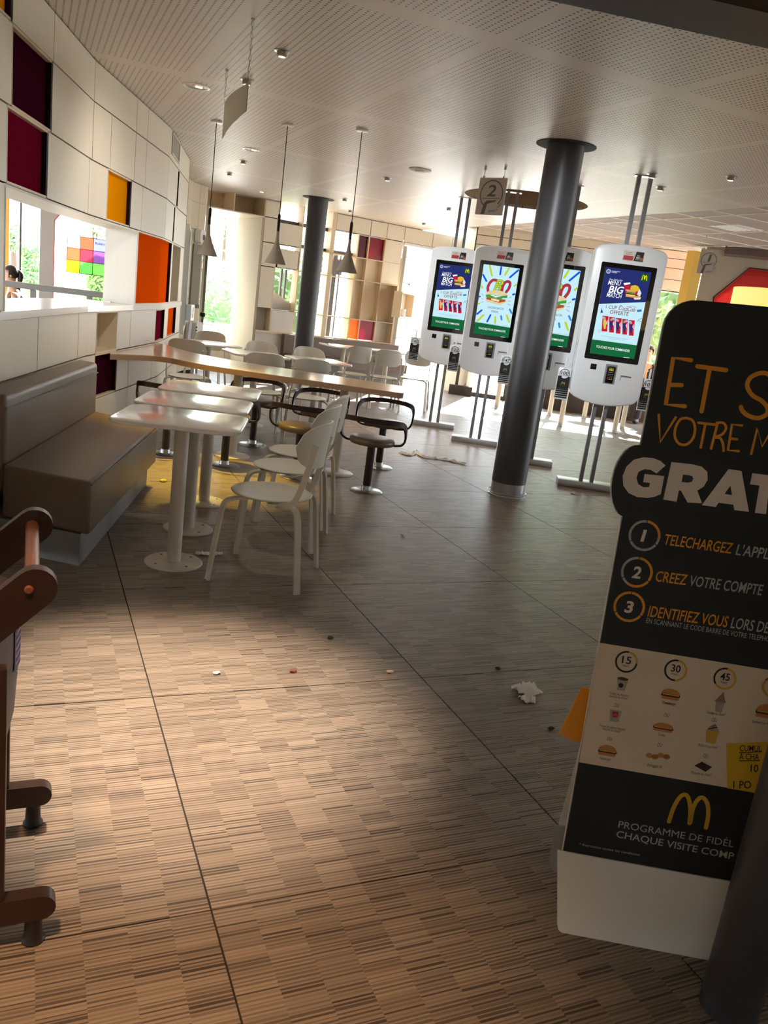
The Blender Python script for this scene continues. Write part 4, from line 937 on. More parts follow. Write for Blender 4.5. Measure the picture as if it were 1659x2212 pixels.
# number racks hanging beside the kiosks
def make_rack(num, kx, ky, lx, label, rz=math.radians(-30), flip=1):
    d = Vector((math.cos(rz), math.sin(rz), 0)); b = Vector((kx, ky, 0)) + d*lx
    t = thing('number_rack', label, 'sign', (b.x, b.y, .83), rz, 'table number racks on the kiosks')
    lean = lambda a, bb, c: (a-bb*.0, c-.0, bb)
    MB().bbox((0, .012, .145), (.125, .03, .30), .008, 2).build('holder', WHITE, t, smooth=40)
    MB().bbox((0, .012, .345), (.018, .018, .11), .008, 2).build('hanger', WHITE, t, smooth=40)
    for k in range(5): MB().box((0, -.008-.003*k, .02+.020*k), (.118, .008, .011)).build('number_plate_edge', mat('rack_black', (16, 16, 18), .4), t)
    MB().bbox((0, -.012, .205), (.122, .012, .20), .01, 2).build('number_plate', WHITE, t, smooth=40)
    k = Ink(lambda a, bb, h: (a, -.0182-h, bb))
    k.poly(rrect(.116, .115, .006, 2, 0, .165), MATS['rack_black'], 1)
    k.poly(disc2(0, .245, .047), WHITE, 2); k.ring(0, .245, .046, .006, MATS['rack_black'], 3)
    k.text(num, (-.036, .237), (-.036+.024*len(num), .237), .032, MATS['rack_black'], 4, bold=.014, shear=.12)
    k.poly([(-.044, .222), (.036, .228), (.044, .236), (.02, .232), (-.02, .226), (-.028, .206), (-.040, .206)], MATS['rack_black'], 4)
    y = mat('rack_gold', (196, 158, 40), .5)
    for s in (-1, 1): k.stroke([(0, .148), (s*.005, .164), (s*.010, .168), (s*.014, .160), (s*.017, .143)], .005, y, 3)
    k.text('McDonald', (-.026, .125), (.026, .125), .008, mat('rack_grey', (110, 112, 108), .5), 3)
    k.build(t, 'plate_print'); return t
make_rack('145', *kp[0], -.395, 'number rack marked 145 beside the farthest order kiosk')
make_rack('122', *kp[1], -.395, 'number rack marked 122 between the two farthest kiosks')
make_rack('147', *kp[2], -.395, 'number rack marked 147 left of the round column')
make_rack('100', *kp[3], -.395, 'number rack marked 100 beside the kiosk with the menu offer screen')
make_rack('10', *kp[3], .405, 'number rack marked 10, half hidden behind the promotional board')

# ================================================================== PROMOTIONAL BOARD
SA, SBp = at_z(1203, 2010, 0), at_z(1522, 2070, 0)
se = (SBp-SA).normalized(); sbk = Vector((-se.y, se.x, 0)); TH = math.radians(9)
sup = Vector((0, 0, 1))*math.cos(TH) + sbk*math.sin(TH); sn = se.cross(sup)           # sn points to the reader
def sp_(u, v): h = on_plane(u, v, SA, sn) - SA; return (h.dot(se), h.dot(sup))
def SF(a, b, h): return se*a + sup*b + sn*h
WID = .74
t = thing('promo_board', 'tall black cardboard loyalty board with orange hand lettering and a white foot', 'sign', SA)
gl, gr_, gt = sp_(1330, 965), sp_(1350, 1095), sp_(1325, 1040)
L0_ = -.018
outline = [(L0_, .21), (WID, .21), (WID, 1.56), (WID-.07, 1.632), (WID*.5, 1.636), (.075, 1.625)]
outline += [(.075-.07*math.sin(a), 1.555+.07*math.cos(a)) for a in [math.pi/2*i/6 for i in range(1, 7)]]
outline += [(.0, 1.265)]
cyy = (1.262+1.085)/2; outline += [(-.005-.048*math.cos(a)-.0, cyy+.090*math.sin(a)) for a in [math.radians(80-160*i/12) for i in range(13)]]
outline += [(-.014, 1.083)]
DKGREEN = mat('board_black', (17, 19, 16), .55); WCARD = mat('white_card', (232, 226, 216), .55); ORG = mat('board_orange', (236, 150, 22), .55); BEIGE = mat('board_cream', (226, 204, 176), .55); WTXT = mat('board_white', (232, 214, 196), .55); GTXT = mat('board_grey', (176, 172, 164), .55); GOLD = mat('board_gold', (214, 160, 40), .55)
MB().prism(outline, -.008, -.0005, fn=lambda a, b, c: SF(a, b, c)).build('board', DKGREEN, t)
grow = lambda P_: [((a-.36)*1.006+.36, (b-.9)*1.0015+.9) for a, b in P_]
MB().prism(grow(outline), -.014, -.008, fn=lambda a, b, c: SF(a, b, c)).build('board_core', WCARD, t)
foot = [(.012, 0), (WID-.012, 0), (WID+.03, .215), (-.034, .215), (-.003, .02), (.002, .006)]
MB().prism(foot, .0005, .006, fn=lambda a, b, c: SF(a, b, c)).build('foot_panel', WCARD, t)
k = Ink(SF)
bl, br, tr_, tl = sp_(1243, 1645), sp_(1620, 1712), sp_(1659, 1440), sp_(1294, 1388)
k.poly([(L0_, bl[1]), (WID, bl[1]), (WID, tl[1]), (L0_, tl[1])], BEIGE, 1)
def zz_(a, b): return sp_(1280+a/4.377, 640+b/4.377)
def cm(P_, n=5): return [tuple(p.xy) for p in catmull([(*q, 0) for q in P_], n)]
W1, W2 = .0105, .0062
E_ = [zz_(*q) for q in ((930, 605), (762, 583), (692, 1022), (872, 1040))]; k.stroke(E_, W1, ORG, 1); k.stroke([zz_(728, 838), zz_(840, 840)], W1, ORG, 1)
k.stroke([zz_(990, 662), zz_(1262, 698)], W1, ORG, 1); k.stroke([zz_(1105, 692), zz_(1030, 1088)], W1, ORG, 1)
k.stroke(cm([zz_(*q) for q in ((1690, 760), (1640, 728), (1570, 730), (1490, 772), (1462, 850), (1510, 935), (1600, 990), (1655, 1060), (1640, 1120), (1560, 1152), (1470, 1128), (1418, 1085), (1402, 1046))]), W1, ORG, 1)
k.stroke([zz_(625, 1120), zz_(640, 1378), zz_(785, 1145)], W2, ORG, 1)
k.stroke(cm([zz_(*q) for q in ((885, 1150), (945, 1175), (968, 1250), (950, 1340), (890, 1400), (820, 1395), (778, 1330), (785, 1240), (830, 1165), (885, 1150))]), W2, ORG, 1)
k.stroke([zz_(1000, 1196), zz_(1165, 1215)], W2, ORG, 1); k.stroke([zz_(1066, 1208), zz_(1022, 1430)], W2, ORG, 1)
k.stroke([zz_(1182, 1200), zz_(1120, 1440)], W2, ORG, 1); k.stroke(cm([zz_(*q) for q in ((1175, 1196), (1235, 1198), (1262, 1245), (1225, 1305), (1160, 1332), (1205, 1340), (1232, 1395), (1238, 1462))]), W2, ORG, 1)
k.stroke([zz_(1412, 1222), zz_(1318, 1212), zz_(1280, 1455), zz_(1380, 1464)], W2, ORG, 1); k.stroke([zz_(1302, 1345), zz_(1365, 1352)], W2, ORG, 1)
k.stroke([zz_(1500, 1490), zz_(1556, 1252), zz_(1602, 1420), zz_(1690, 1270)], W2, ORG, 1)
# heavy white letters G R A T as outlines
def zp(*P_): return [zz_(*q) for q in P_]
Gp = zp((690, 1600), (640, 1555), (570, 1530), (480, 1522), (390, 1545), (320, 1610), (284, 1700), (290, 1790), (340, 1860), (420, 1898), (520, 1906), (590, 1895), (645, 1870), (678, 1700), (492, 1680), (478, 1757), (542, 1765), (533, 1803), (480, 1805), (430, 1775), (415, 1715), (435, 1660), (490, 1634), (550, 1642), (605, 1675))
k.poly(Gp, WTXT, 1)
R_p = zp((745, 1567), (940, 1588), (1030, 1610), (1085, 1660), (1088, 1735), (1050, 1800), (990, 1838), (1035, 1957), (898, 1950), (835, 1838), (815, 1836), (795, 1942), (668, 1922)); k.poly(R_p, WTXT, 1)
k.poly(zp((855, 1685), (905, 1692), (940, 1700), (952, 1725), (935, 1755), (900, 1762), (840, 1755)), DKGREEN, 2)
k.poly(zp((1285, 1634), (1408, 1652), (1478, 2038), (1340, 2022), (1330, 1970), (1190, 1952), (1165, 1992), (1032, 1975)), WTXT, 1); k.poly(zp((1302, 1790), (1318, 1880), (1248, 1868)), DKGREEN, 2)
k.poly(zp((1510, 1672), (1760, 1705), (1745, 1815), (1668, 1805), (1640, 2060), (1533, 2048), (1578, 1790), (1488, 1778)), WTXT, 1)
# numbered steps
for n_, (u, v), oa in (('1', (1392, 1157), (0, 90)), ('2', (1375.5, 1236), (-120, 90)), ('3', (1359, 1310.5), (-270, 90))):
    c = sp_(u, v); r = .0355
    k.ring(*c, r, .006, GTXT, 1); k.ring(*c, r, .0062, ORG, 2, *oa)
    for a in (90, 210, 330): q = math.radians(a); k.stroke([(c[0]+(r-.005)*math.cos(q), c[1]+(r-.005)*math.sin(q)), (c[0]+(r+.005)*math.cos(q), c[1]+(r+.005)*math.sin(q))], .002, DKGREEN, 3)
    k.text(n_, (c[0]-(.008 if n_ == '1' else .0105), c[1]-.0145), (c[0]+(.004 if n_ == '1' else .0105), c[1]-.0145), .029, WTXT, 2, bold=.03, shear=.1)
def line(txt, a, b, cap, m, **kw): k.text(txt, sp_(*a), sp_(*b), cap, m, 2, **kw)
line('TELECHARGEZ', (1434, 1176), (1581, 1196), .026, ORG, bold=.01, shear=.15); line("L'APPL", (1588, 1198), (1659, 1208), .026, GTXT, bold=.01, shear=.15)
line('CREEZ', (1415, 1255), (1483, 1264), .026, ORG, bold=.01, shear=.15); line('VOTRE COMPTE', (1489, 1265), (1646, 1286), .026, GTXT, bold=.01, shear=.15)
line('IDENTIFIEZ VOUS', (1398, 1331), (1571, 1355), .027, ORG, bold=.01, shear=.15); line('LORS DE', (1577, 1356), (1660, 1368), .027, GTXT, bold=.01, shear=.15)
line('EN SCANNANT LE CODE BARRE DE VOTRE TELEPHO', (1395, 1345), (1662, 1386), .0125, GTXT, bold=.004)
# points panel
PB = mat('print_black', (24, 18, 18), .6)
def ze(a, b): return sp_(1260+a/4.158, 1380+b/4.158)
for tx, (a, b), arc in (('15', (386, 206), (0, 85)), ('30', (828, 282), (-85, 85)), ('45', (1270, 356), (-140, 85))):
    c = ze(a, b); r = .0255; k.ring(*c, r, .0045, PB, 2); k.ring(*c, r, .0050, GOLD, 3, *arc)
    k.text(tx, (c[0]-.0115, c[1]-.004), (c[0]+.0115, c[1]-.004), .018, PB, 3, bold=.015); k.text('POINTS', (c[0]-.008, c[1]-.0125), (c[0]+.008, c[1]-.0125), .0045, PB, 3, bold=.01)
c = ze(1712, 430); k.ring(*c, .0255, .005, GOLD, 2, 95, 260); k.ring(*c, .0255, .0045, PB, 2, 95, 150)
def cap_(tx, a, b, cap): k.text(tx, ze(*a), ze(*b), cap, PB, 3, shear=.1)
for tx, a, b, cp in (('Toutes les boissons', (232, 495), (408, 522), .0068), ('chaudes au choix*', (228, 520), (400, 546), .0068), ('OU', (276, 608), (318, 614), .0095), ('Toutes les petites boissons', (140, 786), (378, 824), .0068), ('fraîches au choix*', (170, 816), (338, 842), .0068), ('OU', (213, 908), (255, 914), .0095),
                     ('Hamburger', (145, 1080), (248, 1096), .0075), ('Cheeseburger', (705, 580), (832, 598), .0075), ('OU', (723, 697), (766, 704), .0095), ('Croque', (670, 866), (733, 876), .0075), ('OU', (660, 964), (704, 971), .0095), ('McNuggets X4', (572, 1142), (702, 1162), .0075),
                     ('Sundae au choix*', (1106, 668), (1275, 694), .0072), ('OU', (1153, 740), (1196, 747), .0095), ('McFlurry au choix*', (1030, 962), (1205, 988), .0072), ('OU', (1073, 1062), (1116, 1070), .0095), ('Pâtisserie au choix*', (965, 1208), (1145, 1234), .0072), ('Sandwich au ch', (1515, 750), (1660, 772), .0072)):
    cap_(tx, a, b, cp)
BUN_, PAT_, DKB, CUPW = mat('print_bun', (206, 132, 70), .6), mat('print_patty', (92, 44, 22), .6), mat('print_choc', (50, 32, 26), .6), mat('print_cup', (172, 158, 146), .6)
def burger(a, b, w=.046, h=.030):
    c = ze(a, b); k.poly(disc2(c[0], c[1]+h*.05, w/2, h*.5, 16, 0, 180), BUN_, 3); k.poly(rrect(w*1.02, h*.24, .003, 2, c[0], c[1]-h*.02), PAT_, 3); k.poly(rrect(w*.9, h*.08, .001, 1, c[0], c[1]+.001), mat('print_cheese', (226, 190, 90), .6), 4); k.poly(rrect(w*.96, h*.24, .004, 3, c[0], c[1]-h*.26), BUN_, 3)
burger(783, 505); burger(215, 1010); burger(716, 800, .050, .024); burger(1640, 660, .050, .038)
def cup(a, b, w, h, m):
    c = ze(a, b); k.poly([(c[0]-w*.5, c[1]+h*.5), (c[0]+w*.5, c[1]+h*.5), (c[0]+w*.36, c[1]-h*.5), (c[0]-w*.36, c[1]-h*.5)], m, 3); return c
c = cup(345, 410, .027, .030, CUPW); k.poly(disc2(c[0], c[1]+.015, .0135, .004), PAT_, 4); k.poly(disc2(c[0]-.002, c[1]-.002, .006), PB, 4)
c = cup(283, 690, .030, .030, CUPW); k.poly(rrect(.014, .014, .001, 1, c[0], c[1]+.004), mat('print_red', (190, 30, 24), .6), 4)
for s in (-1, 1): k.stroke([(c[0], c[1]+.002), (c[0]+s*.002, c[1]+.008), (c[0]+s*.004, c[1]+.0005)], .001, mat('print_yel', (240, 200, 60), .6), 5)
for i in range(4): p_ = ze(590+52*i, 1045+(i % 2)*12); k.poly(disc2(*p_, .0085, .0065), mat('print_nugget%d' % (i % 2), ((196, 128, 66), (170, 104, 52))[i % 2], .6), 3+(i % 2))
c = cup(1220, 610, .022, .026, CUPW); k.poly([(c[0]-.014, c[1]+.013), (c[0]-.006, c[1]+.025), (c[0]+.004, c[1]+.040), (c[0]+.008, c[1]+.024), (c[0]+.014, c[1]+.013)], mat('print_sundae', (150, 112, 84), .6), 4)
c = cup(1150, 880, .032, .032, mat('print_yellowcup', (206, 160, 50), .6)); k.poly([(c[0]-.016, c[1]+.016), (c[0]-.010, c[1]+.026), (c[0]+.002, c[1]+.036), (c[0]+.012, c[1]+.024), (c[0]+.016, c[1]+.016)], CUPW, 4); k.stroke([(c[0]-.010, c[1]+.02), (c[0]+.008, c[1]+.027)], .003, DKB, 5); k.stroke([(c[0]-.004, c[1]+.027), (c[0]+.005, c[1]+.031)], .002, DKB, 5)
c = ze(1076, 1150); k.poly([(c[0]-.022, c[1]), (c[0]-.006, c[1]+.013), (c[0]+.021, c[1]+.004), (c[0]+.008, c[1]-.011)], DKB, 3)
YB = mat('board_yellow', (222, 176, 30), .55); k.poly([ze(1284, 938), ze(1659, 925), (WID, ze(1659, 925)[1]), (WID, bl[1]), ze(1292, 1340)], YB, 2)
k.text('CUMUL', ze(1402, 1005), ze(1600, 1012), .015, PB, 3, bold=.005); k.text('A CHA', ze(1398, 1080), ze(1575, 1084), .015, PB, 3, bold=.005); k.text('10', ze(1500, 1192), ze(1565, 1196), .019, PB, 3, bold=.005); k.text('1 PO', ze(1345, 1340), ze(1505, 1342), .019, PB, 3, bold=.005)
k.stroke([ze(1402, 1022), ze(1600, 1012)], .002, PB, 3); k.stroke([ze(1398, 1094), ze(1580, 1090)], .002, PB, 3)
# arches and the lower lettering
def zq(a, b): return sp_(1150+a/2.595, 1360+b/2.595)
for P_ in (((765, 1075), (790, 1000), (825, 940), (858, 925), (878, 955), (885, 1020), (880, 1085)), ((885, 1080), (897, 1010), (920, 960), (952, 940), (980, 975), (985, 1040), (972, 1110))):
    k.stroke(cm([zq(*q) for q in P_]), .0105, GOLD, 2)
k.text('PROGRAMME DE FIDÉL', zq(480, 1108), zq(1125, 1220), .0175, GTXT, 2); k.text('CHAQUE VISITE COMP', zq(468, 1162), zq(1125, 1288), .0175, GTXT, 2, bold=.009)
k.text('* Retrouvez toutes les conditions', zq(262, 1208), zq(600, 1268), .0065, GTXT, 2)
k.build(t, 'board_print')
# yellow leaflet pocket and prop on the back
yp = [sp_(*q) for q in ((1266, 1503), (1216, 1606), (1246, 1622), (1272, 1500))]
MB().prism([(yp[0][0]+.10, yp[0][1]), yp[0], yp[1], (yp[2][0], yp[2][1]), (yp[2][0]+.10, yp[2][1])], -.075, -.071, fn=lambda a, b, c: SF(a, b, c)).build('leaflet_pocket', ORG, t)
MB().prism([(.10, .235), (-.03, .235), (-.03, .13), (-.015, .105), (.10, .105)], -.10, -.096, fn=lambda a, b, c: SF(a, b, c)).build('rear_prop', mat('grey_card', (150, 150, 152), .6), t)
g0 = SF(.08, 0, 0); 
MB().add([SF(.04, 1.1, -.016), SF(.5, 1.1, -.016), Vector(SF(.5, 0, 0))+sbk*.42, Vector(SF(.04, 0, 0))+sbk*.42, Vector(SF(.04, 1.1, -.020)), Vector(SF(.5, 1.1, -.020)), Vector(SF(.5, 0, 0))+sbk*.424, Vector(SF(.04, 0, 0))+sbk*.424], [(0, 1, 2, 3), (7, 6, 5, 4), (0, 4, 5, 1), (2, 6, 7, 3), (1, 5, 6, 2), (0, 3, 7, 4)]).build('easel_back', WCARD, t)

# ================================================================== HANGING NUMBER SIGNS
def make_sign(num, c, ang, w, h, ztop, zceil, label):
    t = thing('hanging_sign', label, 'sign', (c.x, c.y, zceil), ang, 'hanging table-service signs'); z1 = ztop-zceil; z0 = z1-h
    MB().prism(rrect(w, h, .004, 2, 0, (z0+z1)/2), -.004, .004, fn=lambda a, b, c_: (a, c_, b)).build('plate', mat('sign_white', (196, 188, 178), .5), t)
    for s in (-1, 1):
        wr = MB().cyl((s*w*.36, 0, 0), .0025, z1-.01, -.002, 8).build('hanger_rod', STEEL, t)
        MB().box((s*w*.36, 0, z1), (.018, .016, .03)).build('clip', STEEL, wr); MB().cyl((s*w*.36, 0, 0), .012, -.03, 0, 10).build('ceiling_cap', STEEL, wr)
    g = mat('sign_grey', (104, 98, 94), .6); k = Ink(lambda a, b, hh: (a, -.0045-hh, b)); cy = z0+h*.56; r = w*.40
    k.ring(0, cy, r, w*.035, g, 1, -45, 235)
    k.text(num, (-w*(.16 if num == '2' else .07), cy-r*.15), (w*(.16 if num == '2' else .12), cy-r*.15), h*.30, g, 2, bold=.02, shear=.1)
    k.stroke([(-r*.78, cy-r*.32), (r*.8, cy-r*.30)], w*.02, g, 1)
    k.poly([(-w*.30, z0+.004), (-w*.16, z0+.004), (-w*.10, cy-r*.72), (w*.18, cy-r*.55), (w*.24, cy-r*.42), (-w*.14, cy-r*.48), (-w*.22, cy-r*.7)], g, 2)
    k.text('SERVICE', (-w*.02, z0+h*.06), (w*.24, z0+h*.10), h*.055, g, 2, bold=.02); k.text('A TABLE', (w*.28, z0+h*.12), (w*.43, z0+h*.32), h*.05, g, 2, bold=.02)
    k.build(t, 'sign_print'); return t
c2_ = (at_z(1057.8, 363.7, CEIL)+at_z(1084.4, 356.8, CEIL))/2
make_sign('2', c2_, math.radians(-62), .315, .345, 2.82, CEIL, 'hanging sign with a number 2 in a ring above the kiosks')
a_, b_ = at_dist(1517, 537.5, 13.5), at_dist(1555.7, 539.6, 13.5)
make_sign('1', (a_+b_)/2, math.radians(-38), .27, .35, 2.90, 3.095, 'hanging sign with a number 1 in a ring near the red opening')

# ================================================================== DRUM SHADE ON THE RIGHT
p = at_dist(1668, 640, 6.2)
t = thing('drum_pendant', 'large glowing cream drum pendant in front of the red opening', 'lamp', (p.x, p.y, CEIL))
zt = at_dist(1600, 622, 6.2).z - CEIL
fm = bpy.data.materials.new('lit_shade'); fm.use_nodes = True; b_n = fm.node_tree.nodes['Principled BSDF']; b_n.inputs['Base Color'].default_value = lin((240, 222, 178)); b_n.inputs['Roughness'].default_value = .8
b_n.inputs['Emission Color'].default_value = lin((255, 205, 110)); b_n.inputs['Emission Strength'].default_value = .55
MB().lathe([(.25, zt-.32), (.25, zt), (.246, zt), (.246, zt-.32)], 48, cap=False).build('lamp_shade', fm, t, smooth=50)
MB().cyl((0, 0, 0), .012, zt-.12, 0, 10).build('cord', WHITE, t); MB().lathe([(.05, 0), (.05, -.012), (.01, -.03)], 20).build('ceiling_rose', WHITE, t)
for a in (0, 2.09, 4.19): MB().tube([(0, 0, zt-.10), (.247*math.cos(a), .247*math.sin(a), zt-.01)], .004, 6).build('spoke', STEEL, t)
MB().lathe([(.0005, zt-.26), (.035, zt-.24), (.04, zt-.2), (.02, zt-.14), (.0005, zt-.12)], 16, cap=False).build('bulb', glow('warm_bulb', (255, 200, 120), 6), t, smooth=60)

# ================================================================== WOODEN HIGH CHAIR AT THE LEFT EDGE
HC = mat('dark_stained_wood', (48, 26, 17), .38, grain=.25, gscale=(6, 6, 40), coat=.2); DOW = mat('reddish_dowel', (124, 70, 40), .32, grain=.15, gscale=(30, 30, 6), coat=.3)
t = thing('high_chair', 'dark wooden high chair with rounded arms and a grey tray', 'high chair', (-.30, 1.88, 0))
o_ = Vector((-.30, 1.88, 0))
for y in (2.10, 1.67):
    # floor runner with rounded end, on two feet
    q = MB(); q.prism([(-.72, .065), (.045, .065)] + [(.045+.031*math.sin(a), .096-.031*math.cos(a)) for a in [math.pi*i/8 for i in range(1, 8)]] + [(.045, .127), (-.72, .127)], -.018, .018, fn=lambda a, b, c: (a-o_.x, y+c-o_.y, b))
    rn = q.build('floor_runner', HC, t, smooth=50)
    for x in (.03, -.66): MB().lathe([(.024, 0), (.026, .006), (.020, .016), (.018, .068)], 20, (x-o_.x, y-o_.y, 0)).build('foot', mat('black_foot', (34, 22, 16), .5), rn, smooth=40)
    # front upright and sloping arm with rounded tip
    MB().bbox((-.055-o_.x, y-o_.y, .40), (.05, .03, .58), .006, 2).build('front_leg', HC, t, smooth=40)
    MB().bbox((-.60-o_.x, y-o_.y, .50), (.05, .03, .78), .006, 2).build('rear_leg', HC, t, smooth=40)
    A_, B_ = Vector((.018, .862)), Vector((-.38, .50)); d_ = (B_-A_).normalized(); n_ = Vector((-d_.y, d_.x)); w_ = .042
    pts = [A_+n_*w_*math.cos(a)-d_*w_*math.sin(a) for a in [math.pi*i/10 for i in range(11)]] + [B_-n_*w_, B_+n_*w_]
    q = MB(); q.prism([(p_.x, p_.y) for p_ in pts], -.015, .015, fn=lambda a, b, c: (a-o_.x, y+c-o_.y, b)); am = q.build('arm', HC, t, smooth=50)
    q = MB(); q.lathe([(.009, 0), (.009, .004), (.006, .006)], 14); R_ = Matrix.Rotation(math.pi/2, 3, 'X'); q.v = [tuple(R_ @ Vector(v) + Vector((.016-o_.x-.01, y-.016-o_.y, .862))) for v in q.v]; q.build('dowel_cap', DOW, am)
MB().tube([(.012-o_.x, 1.68-o_.y, .862), (.012-o_.x, 2.09-o_.y, .862)], .0155, 20).build('front_dowel', DOW, t, smooth=50)
# grey play tray / seat shell under the arms
rows = []
for i in range(13):
    a = -math.pi/2 + math.pi*i/12; rows.append([(-.135+.125*math.cos(a)*f-o_.x, 1.885+.17*math.sin(a)*f-o_.y, z) for f, z in ((.80, .40), (.92, .47), (1.0, .62), (1.0, .76))])
q = MB(); q.grid(rows); q.build('seat_shell', mat('grey_plastic_shell', (110, 102, 98), .55), t, smooth=60)
k = Ink(lambda a, b, h: (-.135+(.1265+h)*math.cos(a)-o_.x, 1.885+(.1715+h)*math.sin(a)-o_.y, b))
k.poly([(-.42, .60), (-.05, .60), (-.05, .70), (-.42, .70)], mat('warning_label', (112, 92, 128), .6), 1)
for i in range(5): k.stroke([(-.38, .69-.018*i), (-.09, .69-.018*i)], .004, mat('label_ink', (200, 190, 205), .6), 2)
k.build(t, 'warning_label')
q = MB(); q.prism(rrect(.28, .34, .06, 5), .34, .365, fn=lambda a, b, c: (-.30+a-o_.x+.12, 1.885+b-o_.y, c)); q.build('footrest', mat('pale_wood', (196, 150, 96), .45), t, smooth=40)
MB().tube([(-.60-o_.x, 1.68-o_.y, .55), (-.60-o_.x, 2.09-o_.y, .55)], .016, 14).build('rear_dowel', DOW, t, smooth=50)

# ================================================================== LITTER
def crumple(name, label, pts, w, group=None, m=PAPER):
    P_ = catmull([(*p, 0) for p in pts], 6); rows = []; rnd = random.Random(3)
    for i, p in enumerate(P_):
        T = (P_[min(i+1, len(P_)-1)]-P_[max(i-1, 0)]).normalized(); N_ = Vector((-T.y, T.x, 0))
        rows.append([p + N_*(w*(j/4-.5)*(.8+.5*rnd.random())) + Vector((0, 0, .003+rnd.random()*w*.5*(1-abs(j/2-1)*.7))) for j in range(5)])
    q = MB(); q.grid(rows); o_ = P_[len(P_)//2]; q.grid([[v+Vector((0, 0, -.002)) for v in r] for r in rows]); o = q.build(name, m, origin=(o_.x, o_.y, 0)); tag(o, label, 'litter', group); return o
f2 = lambda *P_: [(at_z(u, v).x, at_z(u, v).y) for u, v in P_]
crumple('paper_napkin', 'long twisted white napkin lying on the floor before the kiosks', f2((865, 978), (885, 984), (900, 976), (915, 988), (945, 992), (970, 996), (1005, 1004)), .06)
crumple('paper_scrap', 'crumpled white till receipt on the floor near the promotional board', f2((1120, 1500), (1132, 1496), (1150, 1488)), .09)
crumple('paper_scrap', 'flat white paper scrap below the crumpled receipt', f2((1126, 1514), (1140, 1512), (1155, 1514)), .05)
crumple('paper_scrap', 'twisted paper scrap under the fixed stools', f2((655, 1018), (668, 1024), (682, 1021)), .05)
crumple('paper_scrap', 'torn paper strip by the pedestal of the first white table', f2((422, 1196), (450, 1198), (480, 1197)), .035)
crumple('paper_scrap', 'two small paper balls in front of the menu offer kiosk', f2((1232, 1066), (1238, 1067), (1243, 1068)), .045)
for i, (u, v, lab, rgb) in enumerate(((842, 1453, 'pale food crumb in the open floor', (226, 196, 160)), (713, 1380, 'dark food crumb in the open floor', (52, 40, 30)), (1075, 1446, 'dark crumb near the crumpled receipt', (40, 34, 30)), (633, 1452, 'reddish crumb at the edge of the warm light pool', (120, 60, 36)), (467, 1456, 'tiny pale crumb inside the warm light pool', (236, 226, 210)), (870, 1156, 'tiny pale crumb behind the shell chairs', (226, 222, 214)), (352, 1041, 'yellow chip on the floor behind the first table', (240, 214, 70)), (1190, 1575, 'black crumb beside the yellow leaflet pocket', (30, 26, 24)))):
    p = at_z(u, v); q = MB(); rr = .011 if i != 6 else .02
    bm = bmesh.new(); bmesh.ops.create_icosphere(bm, subdivisions=2, radius=rr); rnd = random.Random(i)
    for vv in bm.verts: vv.co = Vector((vv.co.x*1.3, vv.co.y, (vv.co.z+rr)*.5))*(.75+.5*rnd.random())
    q.frombm(bm); o = q.build('crumb', mat('crumb_%d' % i, rgb, .7), origin=None); o.location = (p.x, p.y, 0); tag(o, lab, 'crumb', 'food crumbs on the floor')

# ================================================================== WALL FITTINGS BY THE SLIT WINDOW
def cwf(o): return lambda a, b, c: CW.at(a, b, c)-o
o_ = CW.at(1.3, .75)
t = thing('service_hatch', 'white framed service hatch with pale blue glass on the curved wall', 'hatch', o_)
MB().prism(rrect(1.62, 1.46, .10, 6, 1.35, 1.47), .002, .06, fn=cwf(o_), holes=[rrect(.42, 1.36, .02, 3, 1.90, 1.47)]).build('frame', mat('hatch_white', (226, 230, 228), .4), t, smooth=40)
MB().prism(rrect(.42, 1.36, .02, 3, 1.90, 1.47), .012, .02, fn=cwf(o_)).build('glass', mat('pale_blue_glass', (150, 176, 186), .15), t)
o_ = CW.at(2.58, 2.05)
t = thing('sanitiser_dispenser', 'white rounded hand sanitiser dispenser beside the slit window', 'dispenser', o_)
MB().prism(rrect(.19, .21, .06, 5, 2.60, 2.15), .01, .11, fn=cwf(o_)).build('housing', WHITE, t, smooth=40)
MB().prism(rrect(.07, .08, .01, 3, 2.62, 2.14), .11, .113, fn=cwf(o_)).build('window', TIN, t)
o_ = CW.at(2.6, 1.1); t = thing('notice_board', 'tall grey notice panel below the sanitiser dispenser', 'panel', o_)
MB().prism(rrect(.27, .96, .01, 2, 2.61, 1.55), .01, .03, fn=cwf(o_)).build('board', mat('notice_grey', (138, 134, 126), .6), t); MB().prism(rrect(.28, .06, .004, 2, 2.61, 1.08), .01, .045, fn=cwf(o_)).build('tray_lip', TIN, t)
o_ = CW.at(2.25, .86); t = thing('glove_box', 'white dispenser box with two slots on the curved wall', 'dispenser', o_)
MB().prism(rrect(.30, .24, .01, 2, 2.26, .99), .065, .14, fn=cwf(o_)).build('box', WHITE, t)
for k in (0, 1): MB().prism(rrect(.02, .06, .004, 2, 2.26, 1.04-.1*k), .14, .142, fn=cwf(o_)).build('slot', GAP, t)
o_ = CW.at(2.6, .45); t = thing('tray_caddy', 'white caddy with black slots and leaflets under the notice panel', 'caddy', o_)
MB().prism(rrect(.22, .36, .03, 3, 2.67, .66), .03, .12, fn=cwf(o_)).build('body', WHITE, t, smooth=40)
for k in range(5): MB().prism(rrect(.05, .02, .003, 1, 2.56, .56+.05*k), .12, .122, fn=cwf(o_)).build('slot', GAP, t)
MB().prism([(2.30, .45), (2.46, .45), (2.50, .82), (2.42, .85)], .05, .07, fn=cwf(o_)).build('leaflet_stack', mat('lilac_paper', (196, 198, 216), .7), t)
MB().lathe([(.03, 0), (.045, .02), (.045, .05), (.03, .07)], 16, CW.at(2.70, .93, .14)-o_).build('knob', BLACK, t, smooth=40)

